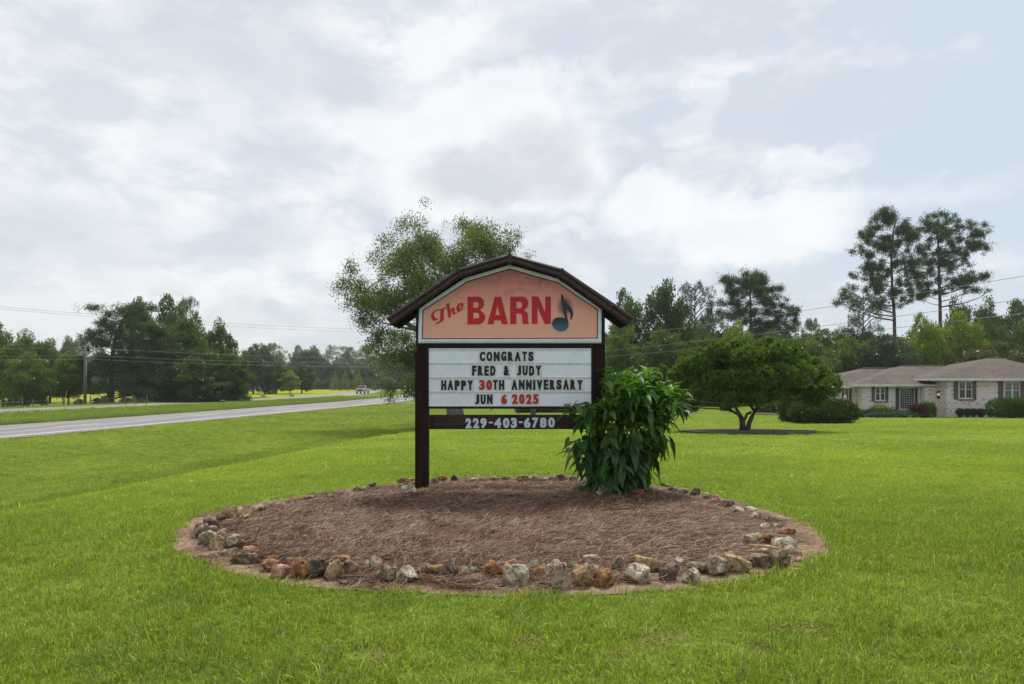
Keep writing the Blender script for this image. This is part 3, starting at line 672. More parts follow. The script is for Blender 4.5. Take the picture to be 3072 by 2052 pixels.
def face_mat():
    m, n, out = new_mat('salmon_sign_face')
    o = n.node('ShaderNodeTexCoord').outputs['Object']
    sep = n.node('ShaderNodeSeparateXYZ'); n.put(sep.inputs[0], o); z = sep.outputs[2]; x = sep.outputs[0]
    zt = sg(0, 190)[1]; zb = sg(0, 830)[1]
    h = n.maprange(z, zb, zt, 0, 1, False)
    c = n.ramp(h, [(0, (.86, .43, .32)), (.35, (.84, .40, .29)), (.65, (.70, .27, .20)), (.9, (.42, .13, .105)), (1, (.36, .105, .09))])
    mottle = n.noise(n.mapping(o, scale=(1, 1, 1)), 3.4, 5, .6, .5)
    c = n.mix(n.math('MULTIPLY', n.maprange(mottle, .50, .74, 0, .75), n.maprange(h, .45, .8)), c, (.12, .035, .04))  # patchy darker tone, stronger towards the top of the face
    # aged print: a dark airbrushed halo round the note
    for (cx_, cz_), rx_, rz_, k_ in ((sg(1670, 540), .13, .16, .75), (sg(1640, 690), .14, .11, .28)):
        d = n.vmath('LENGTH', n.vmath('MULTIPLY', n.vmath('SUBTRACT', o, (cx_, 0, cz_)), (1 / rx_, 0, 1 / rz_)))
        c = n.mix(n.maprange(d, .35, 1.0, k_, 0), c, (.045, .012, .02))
    wobv = n.vmath('ADD', o, n.vmath('MULTIPLY', n.noise(o, 5, 3, .5, color=True), (.09, 0, .09)))
    vo = n.node('ShaderNodeTexVoronoi', feature='DISTANCE_TO_EDGE'); n.put(vo.inputs['Vector'], n.mapping(wobv, scale=(1, 0, 1))); vo.inputs['Scale'].default_value = 8.0
    crack = n.maprange(vo.outputs['Distance'], .007, .020, 1, 0)
    zone = n.math('MULTIPLY', n.maprange(h, .50, .78), n.maprange(n.noise(o, 2.0, 2, .5), .36, .50))
    c = n.mix(n.math('MULTIPLY', n.math('MULTIPLY', crack, zone), .65), c, (.72, .34, .26))
    scr = n.noise(n.mapping(o, rot=(0, R(70), 0), scale=(2, 1, 40)), 2.2, 3, .5)
    c = n.mix(n.maprange(scr, .73, .77, 0, .35), c, (.75, .48, .38))
    b = n.node('ShaderNodeBsdfPrincipled'); n.put(b.inputs['Base Color'], c); b.inputs['Roughness'].default_value = .3; b.inputs['Specular IOR Level'].default_value = .35
    n.l.new(b.outputs[0], out.inputs[0]); return m
M['face'] = face_mat()
def barnred():
    m, n, out = new_mat('red_print')
    o = n.node('ShaderNodeTexCoord').outputs['Object']; sep = n.node('ShaderNodeSeparateXYZ'); n.put(sep.inputs[0], o)
    c = n.mix(n.maprange(sep.outputs[2], sg(0, 703)[1], sg(0, 452)[1]), (.60, .004, .020), (.42, .008, .024))
    c = n.mix(n.maprange(n.noise(n.mapping(o, rot=(0, R(22), 0), scale=(1.2, 1, 26)), 1.9, 4, .55), .70, .76, 0, .3), c, (.50, .10, .10))
    b = n.node('ShaderNodeBsdfPrincipled'); n.put(b.inputs['Base Color'], c); b.inputs['Roughness'].default_value = .35; b.inputs['Specular IOR Level'].default_value = .35
    n.l.new(b.outputs[0], out.inputs[0]); return m
M['barn_red'] = barnred()
def notemat():
    m, n, out = new_mat('note_print')
    o = n.node('ShaderNodeTexCoord').outputs['Object']; sep = n.node('ShaderNodeSeparateXYZ'); n.put(sep.inputs[0], o)
    c = n.mix(n.maprange(sep.outputs[2], sg(0, 760)[1], sg(0, 655)[1]), (.012, .15, .18), (.008, .010, .016))
    b = n.node('ShaderNodeBsdfPrincipled'); n.put(b.inputs['Base Color'], c); b.inputs['Roughness'].default_value = .35
    n.l.new(b.outputs[0], out.inputs[0]); return m
M['note'] = notemat()

sign = thing('roadside_sign', (0, 0, 0), 'brown roadside sign on two wooden posts with a barn-shaped salmon panel reading The BARN', 'sign')
def sbox(name, zx0, zx1, zy0, zy1, y0, y1, mat, parent=sign, bevel=.004):
    x0, z1 = sg(zx0, zy0); x1, z0 = sg(zx1, zy1)
    return MB().box(x0, x1, y0, y1, z0, z1).build(name, mat, parent, bevel=bevel)
zbot = .0
def post(zxa, zxb, zya, y0, y1):
    x0, z1 = sg(zxa, zya); x1, _ = sg(zxb, 0); return MB().box(x0, x1, y0, y1, -.3, z1)
post(333, 432, 880, SY0 + .03, SY0 + .17).build('post', M['post'], sign, bevel=.006)
post(1928, 2036, 880, SY0 + .03, SY0 + .17).build('post', M['post'], sign, bevel=.006)
o = post(311, 331.5, 940, SY0 + .045, SY0 + .155).build('post_board', M['post'], sign, bevel=.004)
# black cabinet behind the barn-shaped panel
def poly(pts): return [sg(*p) for p in pts]
def ccw(p):
    a = sum(p[i][0] * p[(i + 1) % len(p)][1] - p[(i + 1) % len(p)][0] * p[i][1] for i in range(len(p)))
    return p if a > 0 else p[::-1]
cab = ccw(poly([(322, 903), (322, 560), (720, 285), (1172, 158), (1632, 285), (2033, 560), (2033, 888)]))
MB().prism(cab, SY0 + .012, SY0 + .21).build('cabinet', M['black'], sign, bevel=.004)
def ring(outer, inner, y0, y1):
    mb = MB(); n = len(outer)
    for i in range(n):
        j = (i + 1) % n; a, b, c, d = outer[i], outer[j], inner[j], inner[i]
        vs = [(p[0], y0, p[1]) for p in (a, b, c, d)] + [(p[0], y1, p[1]) for p in (a, b, c, d)]
        mb.add(vs, [(0, 1, 2, 3), (0, 4, 5, 1), (3, 2, 6, 7)])
    return mb
def inset(p, k):                                 # p counter-clockwise
    n = len(p); out = []
    for i in range(n):
        a, b, c = Vector(p[i - 1]), Vector(p[i]), Vector(p[(i + 1) % n])
        e1, e2 = (b - a).normalized(), (c - b).normalized(); n1_, n2_ = Vector((-e1.y, e1.x)), Vector((-e2.y, e2.x))
        m = (n1_ + n2_).normalized(); out.append(tuple(b + m * (k / max(.3, m.dot(n1_)))))
    return out
tr_o = ccw(poly([(346, 868), (354, 557), (770, 285), (1170, 165), (1618, 292), (2000, 553), (1998, 862)]))
tr_m = inset(tr_o, .018); tr_i = inset(tr_o, .044); tr_k = inset(tr_o, .056)
ring(tr_o, tr_m, SY0 - .012, SY0 + .012).build('panel_trim', M['trim'], sign)
ring(tr_m, tr_i, SY0 - .020, SY0 + .012).build('panel_trim', M['trim'], sign)
ring(tr_i, tr_k, SY0 - .006, SY0 + .012).build('panel_liner', M['black'], sign)
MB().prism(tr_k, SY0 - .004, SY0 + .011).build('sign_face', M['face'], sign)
sbox('trim_sill', 350, 1998, 864, 873, SY0 - .022, SY0 + .010, M['trim_low'], bevel=.001)
# gambrel roof
top = [(72, 652), (712, 212), (1172, 83), (1640, 213), (2280, 643)]
bot = [(128, 722), (740, 292), (1172, 160), (1606, 290), (2214, 718)]
T = [sg(*p) for p in top]; Bt = [sg(*p) for p in bot]
def lerp2(a, b, t): return (a[0] + (b[0] - a[0]) * t, a[1] + (b[1] - a[1]) * t)
for i in range(4):
    a, b, c, d = T[i], T[i + 1], Bt[i + 1], Bt[i]
    mb = MB()                                     # roof sheet with a rolled front edge
    m1, m2 = lerp2(a, d, .38), lerp2(b, c, .38)
    f0, f1 = SY0 - .16, SY0 + .40
    vs = []
    prof = [(0.0, f0 + .02), (.14, f0 + .002), (.34, f0 - .004), (.40, f0 + .012), (.46, f0 + .012), (.52, f0 - .002), (.80, f0 - .006), (.93, f0 + .004), (1.0, f0 + .03), (1.0, f1), (0.0, f1)]
    for t, yy_ in prof:
        p, q_ = lerp2(a, d, t), lerp2(b, c, t); vs += [(p[0], yy_, p[1]), (q_[0], yy_, q_[1])]
    k = len(prof); fs = [(2 * j, 2 * ((j + 1) % k), 2 * ((j + 1) % k) + 1, 2 * j + 1) for j in range(k)]
    fs += [tuple(2 * j for j in range(k))[::-1], tuple(2 * j + 1 for j in range(k))]
    mb.add(vs, fs); mb.m[8] = 1; mb.m[9] = 0
    mb.build('roof_panel', [M['roof_metal'], M['roof_under_shade']], sign)
def cap(tp, bp, hw):
    a, b = sg(*tp), sg(*bp); x0, x1 = a[0] - hw, a[0] + hw
    MB().prism(ccw([(x0, a[1] - .006), (b[0] - hw, b[1] - .004), (b[0] + hw, b[1] - .004), (x1, a[1] - .006), (a[0], a[1] + .006)]), SY0 - .172, SY0 + .40).build('roof_cap', M['roof_metal'], sign, bevel=.002)
cap((712, 212), (740, 290), .012); cap((1172, 83), (1172, 162), .024); cap((1640, 213), (1606, 288), .012)
# letter board
fr = ccw(poly([(424, 905), (1927, 905), (1927, 1464), (424, 1464)])); fi = ccw(poly([(440, 915), (1908, 913), (1908, 1441), (440, 1443)]))
ring([sorted(fr, key=lambda p: (p[0] > 0, p[1]))[0], sorted(fr, key=lambda p: (p[0] < 0, p[1]))[0], sorted(fr, key=lambda p: (p[0] < 0, -p[1]))[0], sorted(fr, key=lambda p: (p[0] > 0, -p[1]))[0]],
     [sorted(fi, key=lambda p: (p[0] > 0, p[1]))[0], sorted(fi, key=lambda p: (p[0] < 0, p[1]))[0], sorted(fi, key=lambda p: (p[0] < 0, -p[1]))[0], sorted(fi, key=lambda p: (p[0] > 0, -p[1]))[0]],
     SY0 - .012, SY0 + .03).build('board_frame', M['black'], sign)
sbox('board_box', 426, 1925, 906, 1463, SY0 + .004, SY0 + .18, M['black'])
sbox('cabinet_joint', 427, 1924, 880, 907.5, SY0 + .016, SY0 + .176, M['black'], bevel=0)
rows = [(918, 1048), (1054, 1178), (1184, 1306), (1312, 1440)]
for a, b in rows: sbox('board_panel', 441, 1907, a, b, SY0 - .001, SY0 + .003, M['panel'], bevel=.0006)
for zy in (925, 1052, 1181, 1309, 1438):
    tr = sbox('letter_track', 443, 1905, zy - 6, zy + 6, SY0 - .010, SY0 - .002, M['track'], bevel=.001)
    sbox('letter_track', 443, 1905, zy + 8.5, zy + 17, SY0 - .004, SY0 - .0015, M['track'], bevel=.0005)
    for i in range(17):
        x, z = sg(455 + i * 90, zy); MB().tube([(x, SY0 - .013, z), (x, SY0 - .0098, z)], .0032, k=8).build('screw', M['screw'], tr)

# ---- lettering
def text_obj(s, box, y, mat, parent, name='letter', off=.02, ext=.0012, plate=None, shear=0.0, bold=0.0):
    cu = bpy.data.curves.new('t', 'FONT'); cu.body = s; cu.size = 1; cu.offset = off; cu.extrude = .01; cu.shear = shear; cu.resolution_u = 4
    t = bpy.data.objects.new('t', cu); COL.objects.link(t); dg = bpy.context.evaluated_depsgraph_get(); dg.update()
    me = bpy.data.meshes.new_from_object(t.evaluated_get(dg)); bpy.data.objects.remove(t); bpy.data.curves.remove(cu)
    v = np.zeros(len(me.vertices) * 3); me.vertices.foreach_get('co', v); v = v.reshape(-1, 3)
    mn, mxx = v.min(0), v.max(0); x0, z1 = sg(box[0], box[2]); x1, z0 = sg(box[1], box[3])
    dx = bold * (z1 - z0); x0 += dx; x1 -= dx
    V2 = np.stack([x0 + (v[:, 0] - mn[0]) / (mxx[0] - mn[0]) * (x1 - x0), y - ext * (v[:, 2] - mn[2]) / (mxx[2] - mn[2]), z0 + (v[:, 1] - mn[1]) / (mxx[1] - mn[1]) * (z1 - z0)], -1)
    me.vertices.foreach_set('co', V2.astype(np.float32).ravel()); me.materials.clear(); me.materials.append(mat); me.name = name; me.update()
    if bold:                                     # heavier verticals: side copies of the strokes, each a hair behind the last
        b_ = bmesh.new(); b_.from_mesh(me); src = bmesh.new(); src.from_mesh(me)
        for k_, sx_ in ((1, -dx), (2, dx), (3, -dx * .5), (4, dx * .5)):
            m2_ = me.copy(); m2_.transform(Matrix.Translation((sx_, .00012 * k_, 0))); b_.from_mesh(m2_); bpy.data.meshes.remove(m2_)
        src.free(); b_.to_mesh(me); b_.free(); me.update()
    return link(name, me, parent)
WD = {'I': .42, 'N': 1.02, 'M': 1.15, 'J': .78, 'F': .8, 'E': .82, 'T': .82, '1': .5, '-': .62, 'A': 1.05, 'O': 1.0, 'Y': 1.0, 'V': 1.0, 'S': .92, 'R': .95, 'C': .95, '0': .95, 'P': .92, 'D': .95}
RN = ['top', 'second', 'third', 'bottom']
def word(s, x0, x1, y0, y1, mat, row, gap=11):
    ws = [WD.get(c, .92) for c in s]; u = (x1 - x0 - gap * (len(s) - 1)) / sum(ws); x = x0
    for c, w_ in zip(s, ws):
        ww = u * w_; dy = rnd.uniform(-1.5, 1.5)
        tl = sbox('letter_tile', x - gap * .42, x + ww + gap * .42, rows[row][0] + 14, y1 + 9, SY0 - .0075 + rnd.uniform(0, .0006), SY0 - .0052, M['tile'], bevel=.0)
        lt = text_obj(c, (x, x + ww, y0 + dy, y1 + dy), SY0 - .0078, mat, tl, 'letter' if c.isalpha() else 'digit', off=.05, bold=.042)
        tl['label'] = ('red' if mat is M['red_letter'] else 'black') + ' changeable ' + ('letter ' if c.isalpha() else 'character ') + c + ' in the ' + RN[row] + ' row, word ' + s
        x += ww + gap
word('CONGRATS', 899, 1388, 948, 1034, M['letter'], 0); word('FRED', 831, 1043, 1075, 1166, M['letter'], 1); word('&', 1116, 1167, 1076, 1164, M['letter'], 1); word('JUDY', 1236, 1456, 1074, 1164, M['letter'], 1)
word('HAPPY', 553, 840, 1206, 1296, M['letter'], 2); word('30', 895, 1013, 1204, 1296, M['red_letter'], 2); word('TH', 1020, 1123, 1205, 1294, M['letter'], 2); word('ANNIVERSARY', 1187, 1831, 1202, 1293, M['letter'], 2)
word('JUN', 858, 1017, 1334, 1423, M['letter'], 3); word('6', 1095, 1147, 1332, 1421, M['red_letter'], 3); word('2025', 1192, 1433, 1332, 1422, M['red_letter'], 3)
def shape2d(name, loops, y, depth, mat, parent):     # filled outline, first loop outside, others holes
    cu = bpy.data.curves.new('s', 'CURVE'); cu.dimensions = '2D'; cu.fill_mode = 'BOTH'; cu.extrude = depth / 2
    for lp in loops:
        sp = cu.splines.new('POLY'); sp.points.add(len(lp) - 1); sp.use_cyclic_u = True
        for p, (x, z) in zip(sp.points, lp): p.co = (x, z, 0, 1)
    t = bpy.data.objects.new('s', cu); COL.objects.link(t); dg = bpy.context.evaluated_depsgraph_get(); dg.update()
    me = bpy.data.meshes.new_from_object(t.evaluated_get(dg)); bpy.data.objects.remove(t); bpy.data.curves.remove(cu)
    v = np.zeros(len(me.vertices) * 3); me.vertices.foreach_get('co', v); v = v.reshape(-1, 3)
    V2 = np.stack([v[:, 0], y - v[:, 2], v[:, 1]], -1); me.vertices.foreach_set('co', V2.astype(np.float32).ravel())
    me.materials.clear(); me.materials.append(mat); me.name = name; me.update(); return link(name, me, parent)
def rounded(p, it=2):                            # corner cutting for the script letters
    for _ in range(it):
        q_ = []
        for i in range(len(p)):
            a, b = p[i], p[(i + 1) % len(p)]; q_ += [lerp2(a, b, .25), lerp2(a, b, .75)]
        p = q_
    return p
def arc(cx, cy, rx, ry, a0, a1, n=10): return [(cx + rx * math.cos(R(a0 + (a1 - a0) * i / n)), cy + ry * math.sin(R(a0 + (a1 - a0) * i / n))) for i in range(n + 1)]
face = [o for o in bpy.data.objects if o.name.startswith('sign_face')][0]
YF = SY0 - .0062
Bo = [(790, 452)] + arc(885, 511, 57, 59, -90, 60) + [(905, 573)] + arc(885, 639, 65, 64, -62, 90) + [(790, 703)]
shape2d('letter', [poly(Bo), poly([(843, 500)] + arc(872, 526, 20, 26, -90, 90) + [(843, 552)]), poly([(843, 597)] + arc(875, 622, 22, 25, -90, 90) + [(843, 647)])], YF, .003, M['barn_red'], face)
shape2d('letter', [poly([(970, 701), (1037, 452), (1093, 452), (1156, 701), (1100, 701), (1091, 667), (1032, 667), (1026, 701)]), poly([(1061, 530), (1043, 618), (1081, 618)])], YF, .003, M['barn_red'], face)
shape2d('letter', [poly([(1175, 452)] + arc(1285, 512, 55, 60, -90, 62) + [(1303, 580)] + arc(1300, 615, 36, 34, -60, 0, 5) + [(1337, 680), (1347, 699), (1292, 699), (1283, 660)] + arc(1262, 628, 21, 23, 0, -90, 5) + [(1232, 605), (1232, 700), (1175, 700)]),
                   poly([(1232, 497)] + arc(1262, 527, 22, 30, -90, 90) + [(1232, 557)])], YF, .003, M['barn_red'], face)
shape2d('letter', [poly([(1370, 450), (1430, 450), (1491, 590), (1491, 450), (1543, 450), (1543, 698), (1486, 698), (1422, 550), (1422, 698), (1370, 698)])], YF, .003, M['barn_red'], face)
def r5(p): return ((1250 + p[0] / 7.468 - 1140) * SP, (900 + p[1] / 7.468 - 740) * SP)
def scr(pts): return [sg(*q_) for q_ in rounded([r5(p) for p in pts], 2)]
shape2d('letter', [scr([(665, 150), (600, 180), (540, 205), (480, 210), (420, 225), (370, 262), (330, 320), (320, 370), (335, 425), (370, 462), (405, 470), (450, 452), (492, 430), (494, 400), (460, 420), (430, 412), (400, 378), (386, 330), (395, 285), (420, 255), (460, 240), (530, 232), (540, 250), (530, 300), (528, 360), (530, 440), (515, 468), (480, 490), (425, 520), (418, 560), (500, 520), (580, 477), (605, 450), (612, 400), (606, 300), (606, 232), (640, 195), (664, 180)])], YF, .003, M['barn_red'], face)
shape2d('letter', [scr([(660, 100), (664, 95), (727, 66), (730, 70), (757, 240), (765, 225), (790, 180), (835, 157), (850, 185), (850, 240), (855, 282), (880, 292), (914, 264), (918, 285), (870, 312), (832, 332), (805, 312), (795, 280), (797, 205), (775, 260), (768, 320), (772, 368), (768, 374), (716, 400), (710, 396), (700, 320), (680, 200)])], YF - .0004, .003, M['barn_red'], face)
shape2d('letter', [scr([(888, 180), (898, 130), (930, 95), (980, 66), (1022, 58), (1050, 80), (1052, 120), (1040, 152), (1005, 190), (970, 205), (975, 222), (1020, 205), (1086, 168), (1084, 192), (1000, 242), (930, 278), (908, 258), (893, 220)]), scr([(952, 192), (952, 150), (963, 112), (982, 96), (992, 120), (985, 158), (970, 192)])], YF - .0008, .003, M['barn_red'], face)
shape2d('music_note', [[sg(*q_) for q_ in rounded([(1640, 422), (1652, 440), (1665, 480), (1690, 515), (1722, 545), (1742, 580), (1746, 610), (1738, 640), (1724, 664), (1717, 650), (1720, 610), (1704, 582), (1678, 560), (1702, 690), (1690, 715), (1672, 660), (1655, 590), (1638, 500), (1632, 445)], 1)]], YF - .0002, .003, M['note'], face)
ca, sa = math.cos(R(14)), math.sin(R(14))
hd = [(1628 + 76 * math.cos(t) * ca - 64 * math.sin(t) * sa, 701 + 76 * math.cos(t) * sa + 64 * math.sin(t) * ca) for t in np.linspace(0, 2 * math.pi, 33)[:-1]]
shape2d('music_note', [[sg(*q_) for q_ in hd]], YF - .0007, .003, M['note'], face)
# number board
def sb(zx, zy): return ((1140 + zx / 2.4458 - 1140) * SP, (1200 + zy / 2.4458 - 740) * SP)
a0 = sb(362, 108); a1 = sb(1590, 214)
nb = sbox('number_board', a0[0], a1[0], a0[1], a1[1], SY0 - .02, SY0 + .02, M['rail_wood'])
c0 = sb(368, 112); c1 = sb(398, 211); br = sbox('bracket', c0[0], c1[0], c0[1], c1[1], SY0 - .026, SY0 - .0202, M['post'], bevel=.001)
for zy in (130, 192):
    x, z = sg(*sb(378, zy)); MB().tube([(x, SY0 - .030, z), (x, SY0 - .026, z)], .005, k=8).build('screw', M['black'], br)
ns = '229-403-6780'; xs_ = [(628, 672), (682, 728), (737, 783), (800, 828), (838, 890), (902, 950), (960, 1005), (1018, 1046), (1056, 1104), (1116, 1162), (1172, 1222), (1232, 1283)]
for c, (xa, xb) in zip(ns, xs_):
    ya, yb = (133, 207) if c != '-' else (160, 172)
    sh = -1.0 * (xa - 628) / 650 * 6; p0 = sb(xa, ya + sh); p1 = sb(xb, yb + sh)
    text_obj(c, (p0[0], p1[0], p0[1], p1[1]), SY0 - .0212, M['number'], nb, 'digit' if c != '-' else 'hyphen', off=.05 if c != '-' else 0.0, bold=.02)

# small bird on the peak
bird = thing('bird', (P(1528, 762, SY0 - .05)[0], SY0 - .05, sg(0, 83)[1] + .006), 'small brown bird perched on the peak of the sign roof', 'bird')
M['feather'] = pbr('brown_feathers', (.10, .07, .05), .8, .5, 30, .5, 90, dirt=(.3, .25, .2), dscale=60)
mb = MB(); k = 10
prof = [((0, 0, .012), .004), ((0, 0, .018), .014), ((-.002, 0, .032), .019), ((-.001, 0, .048), .017), ((.001, 0, .060), .011), ((.004, -.002, .068), .0095), ((.005, -.003, .076), .008), ((.006, -.004, .082), .003)]
mb.tube([p for p, r in prof], 1, radii=[r for p, r in prof], k=k); mb.build('body', M['feather'], bird, True)
MB().prism(ccw([(-.010, .045), (-.004, .045), (-.006, .078), (-.012, .076)]), .008, .012).build('tail', M['feather'], bird)
MB().tube([(.010, -.010, .075), (.012, -.020, .074)], .003, .0006, k=6).build('beak', M['black'], bird)
for s in (-1, 1): MB().tube([(s * .006, 0, .016), (s * .007, -.002, 0)], .0016, k=5).build('leg', M['black'], bird)

# ------------------------------------------------------------------ rocks round the bed
def rock_mat(name, stops, sc=15, lichen=None, pebbles=False):
    m, n, out = new_mat(name)
    oi = n.node('ShaderNodeObjectInfo'); tc = n.node('ShaderNodeTexCoord').outputs['Object']
    v = n.vmath('ADD', tc, n.vmath('MULTIPLY', n.node('ShaderNodeCombineXYZ').outputs[0], (1, 1, 1)))
    cmb = n.node('ShaderNodeCombineXYZ'); n.put(cmb.inputs[0], n.math('MULTIPLY', oi.outputs['Random'], 37.0)); n.put(cmb.inputs[1], n.math('MULTIPLY', oi.outputs['Random'], 11.0))
    v = n.vmath('ADD', tc, cmb.outputs[0])
    f = n.noise(v, sc, 6, .66, .8); c = n.ramp(f, stops)
    c = n.mix(n.maprange(n.noise(v, 21, 6, .75, .8), .50, .62, 0, .85), c, (.045, .030, .022))
    c = n.mix(n.maprange(n.noise(v, 13, 5, .7, .5), .56, .66, 0, .55), c, (.36, .19, .075))
    c = n.mix(n.maprange(n.noise(v, 40, 4, .7), .60, .70, 0, .6), c, (.55, .48, .38))
    if lichen: c = n.mix(n.maprange(n.noise(v, 11, 3, .5), .60, .66, 0, .8), c, lichen)
    if pebbles:
        vo = n.node('ShaderNodeTexVoronoi'); n.put(vo.inputs['Vector'], v); vo.inputs['Scale'].default_value = 55
        c = n.mix(n.maprange(vo.outputs['Distance'], .22, .32, .8, 0), c, (.55, .47, .38))
    b = n.node('ShaderNodeBsdfPrincipled'); n.put(b.inputs['Base Color'], c); b.inputs['Roughness'].default_value = .8; b.inputs['Specular IOR Level'].default_value = .3
    bp = n.node('ShaderNodeBump'); bp.inputs['Strength'].default_value = .9; bp.inputs['Distance'].default_value = .012
    n.put(bp.inputs['Height'], n.math('ADD', n.noise(v, 30, 6, .7), n.math('MULTIPLY', n.noise(v, 9, 4, .6), 1.5))); n.l.new(bp.outputs[0], b.inputs['Normal'])
    n.l.new(b.outputs[0], out.inputs[0]); return m
RM = {
 'ochre': rock_mat('ochre_rock', [(.36, (.17, .10, .045)), (.5, (.40, .25, .11)), (.62, (.52, .40, .24))]),
 'tan': rock_mat('tan_rock', [(.36, (.22, .15, .09)), (.5, (.42, .31, .20)), (.62, (.56, .46, .33))]),
 'cream': rock_mat('cream_rock', [(.36, (.20, .14, .08)), (.5, (.52, .42, .28)), (.62, (.70, .63, .50))]),
 'rust': rock_mat('rust_rock', [(.36, (.09, .035, .02)), (.47, (.28, .11, .035)), (.62, (.42, .23, .11))]),
 'brown': rock_mat('brown_rock', [(.36, (.07, .045, .03)), (.5, (.20, .135, .085)), (.62, (.34, .25, .16))]),
 'dark': rock_mat('dark_rock', [(.36, (.04, .026, .020)), (.5, (.11, .075, .055)), (.62, (.24, .18, .14))]),
 'grey': rock_mat('grey_rock', [(.36, (.085, .058, .036)), (.5, (.29, .225, .145)), (.62, (.54, .46, .33))]),
 'pale': rock_mat('pale_rock', [(.36, (.22, .165, .10)), (.5, (.50, .42, .30)), (.62, (.70, .64, .52))], lichen=(.36, .40, .28)),
 'mauve': rock_mat('mauve_rock', [(.36, (.13, .075, .06)), (.5, (.29, .19, .15)), (.62, (.46, .34, .28))]),
 'pink': rock_mat('pink_rock', [(.36, (.33, .14, .09)), (.5, (.52, .27, .18)), (.62, (.60, .42, .32))]),
 'green': rock_mat('greenish_rock', [(.36, (.10, .078, .045)), (.5, (.26, .22, .13)), (.62, (.45, .40, .27))], lichen=(.32, .36, .25)),
 'pebbly': rock_mat('pebbly_rock', [(.36, (.24, .14, .08)), (.5, (.38, .26, .17)), (.62, (.46, .36, .26))], pebbles=True)}
bm = bmesh.new(); bmesh.ops.create_icosphere(bm, subdivisions=4, radius=1); ICO = np.array([v.co[:] for v in bm.verts]); ICOF = np.array([[v.index for v in f.verts] for f in bm.faces]); bm.free()
def rock_geo(seed, n=11):
    r = np.random.default_rng(seed); v = ICO.copy()
    for _ in range(n):
        nn = r.normal(size=3); nn /= np.linalg.norm(nn); d = r.uniform(.50, .84); pr = v @ nn; over = np.maximum(pr - d, 0); v -= over[:, None] * nn * .96
    off = Vector(r.uniform(-50, 50, 3)); out = []
    for p in v:
        q_ = Vector(p); s = 1 + .16 * mnoise.noise(q_ * 1.7 + off) - .20 * abs(mnoise.noise(q_ * 2.9 + off)) + .09 * mnoise.noise(q_ * 5.1 + off) - .08 * abs(mnoise.noise(q_ * 8 + off)) + .05 * mnoise.noise(q_ * 14 + off); out.append(p * s)
    v = np.array(out); mn, mx = v.min(0), v.max(0); return (v - (mn + mx) / 2) / ((mx - mn) / 2)
for i, (zz, x0, x1, y0, y1, pal, lab, tilt) in enumerate(rocks):
    pb = zz[1] + y1 / zz[2]; pc = zz[0] + (x0 + x1) / 2 / zz[2]; d = CH * F / (pb - HZ) * .995
    wm = (x1 - x0) / zz[2] / F * d; vis = (y1 - y0) / zz[2] / F * d; wm *= 1.02; dep = min(wm * .8, max(vis * 1.1, .09)); hm = max(.62 * vis, vis * 1.08 - dep * CH / d * .5)
    me = np_mesh('rock', rock_geo(900 + i) * np.array([wm / 2 * 1.04, dep / 2, hm * .60]), ICOF, [RM[pal]])
    o = link('rock', me, loc=((pc - CX) / F * d, d + dep * .42, hm * .44 + float(bed_z((pc - CX) / F * d, d + dep * .4)) * .6 + .035 * float(sstep(6.5, 9, d))))
    o.rotation_euler = (rnd.uniform(-.12, .12), R(-tilt * .5), rnd.uniform(-.2, .2))
    tag(o, lab, 'rock', 'rocks edging the pine straw bed')

# small clods and dead leaves lying near the rocks
V = []; Fc = []
for i in range(260):
    a = rnd.uniform(-math.pi, 0.2) if rnd.random() < .8 else rnd.uniform(-math.pi, math.pi); q_ = float(np.interp(a, _aa, _bb)) - rnd.uniform(.03, .33)
    x, y = BC[0] + q_ * math.cos(a), BC[1] + q_ * math.sin(a); s = rnd.uniform(.004, .014); b = len(V)
    th = rnd.uniform(0, 6)
    for k_ in range(5): V.append((x + s * math.cos(th + k_ * 1.257) * rnd.uniform(.7, 1.3), y + s * math.sin(th + k_ * 1.257), .004))
    V.append((x, y, .012 + s * rnd.uniform(.5, 1.2)))
    for k_ in range(5): Fc.append((b + k_, b + (k_ + 1) % 5, b + 5))
tag(link('soil_clods', np_mesh('soil_clods', V, Fc, [pbr('clod', (.14, .085, .055), .95, .5, 30)])), 'small brown clods and grit along the rocks', 'soil', kind='stuff')
# dead leaves in the bare spots of the near lawn
V = []; Fq = []
for bx, by, br_ in bare:
    for i in range(int(900 * br_)):
        x, y = bx + rnd.gauss(0, br_ * .9), by + rnd.gauss(0, br_ * .6); th = rnd.uniform(0, 6.28); L = rnd.uniform(.012, .03); wv = L * .35; z = rnd.uniform(.006, .022); b = len(V)
        c_, s_ = math.cos(th), math.sin(th)
        V += [(x, y, z), (x + c_ * L / 2 - s_ * wv / 2, y + s_ * L / 2 + c_ * wv / 2, z + rnd.uniform(0, .01)), (x + c_ * L, y + s_ * L, z), (x + c_ * L / 2 + s_ * wv / 2, y + s_ * L / 2 - c_ * wv / 2, z + rnd.uniform(0, .006))]
        Fq.append((b, b + 1, b + 2, b + 3))
tag(link('dead_leaves', np_mesh('dead_leaves', V, np.array(Fq), [pbr('dead_leaf', (.17, .085, .040), .8, .5, 60)])), 'brown dead leaves in thin spots of the near lawn', 'leaves', kind='stuff')
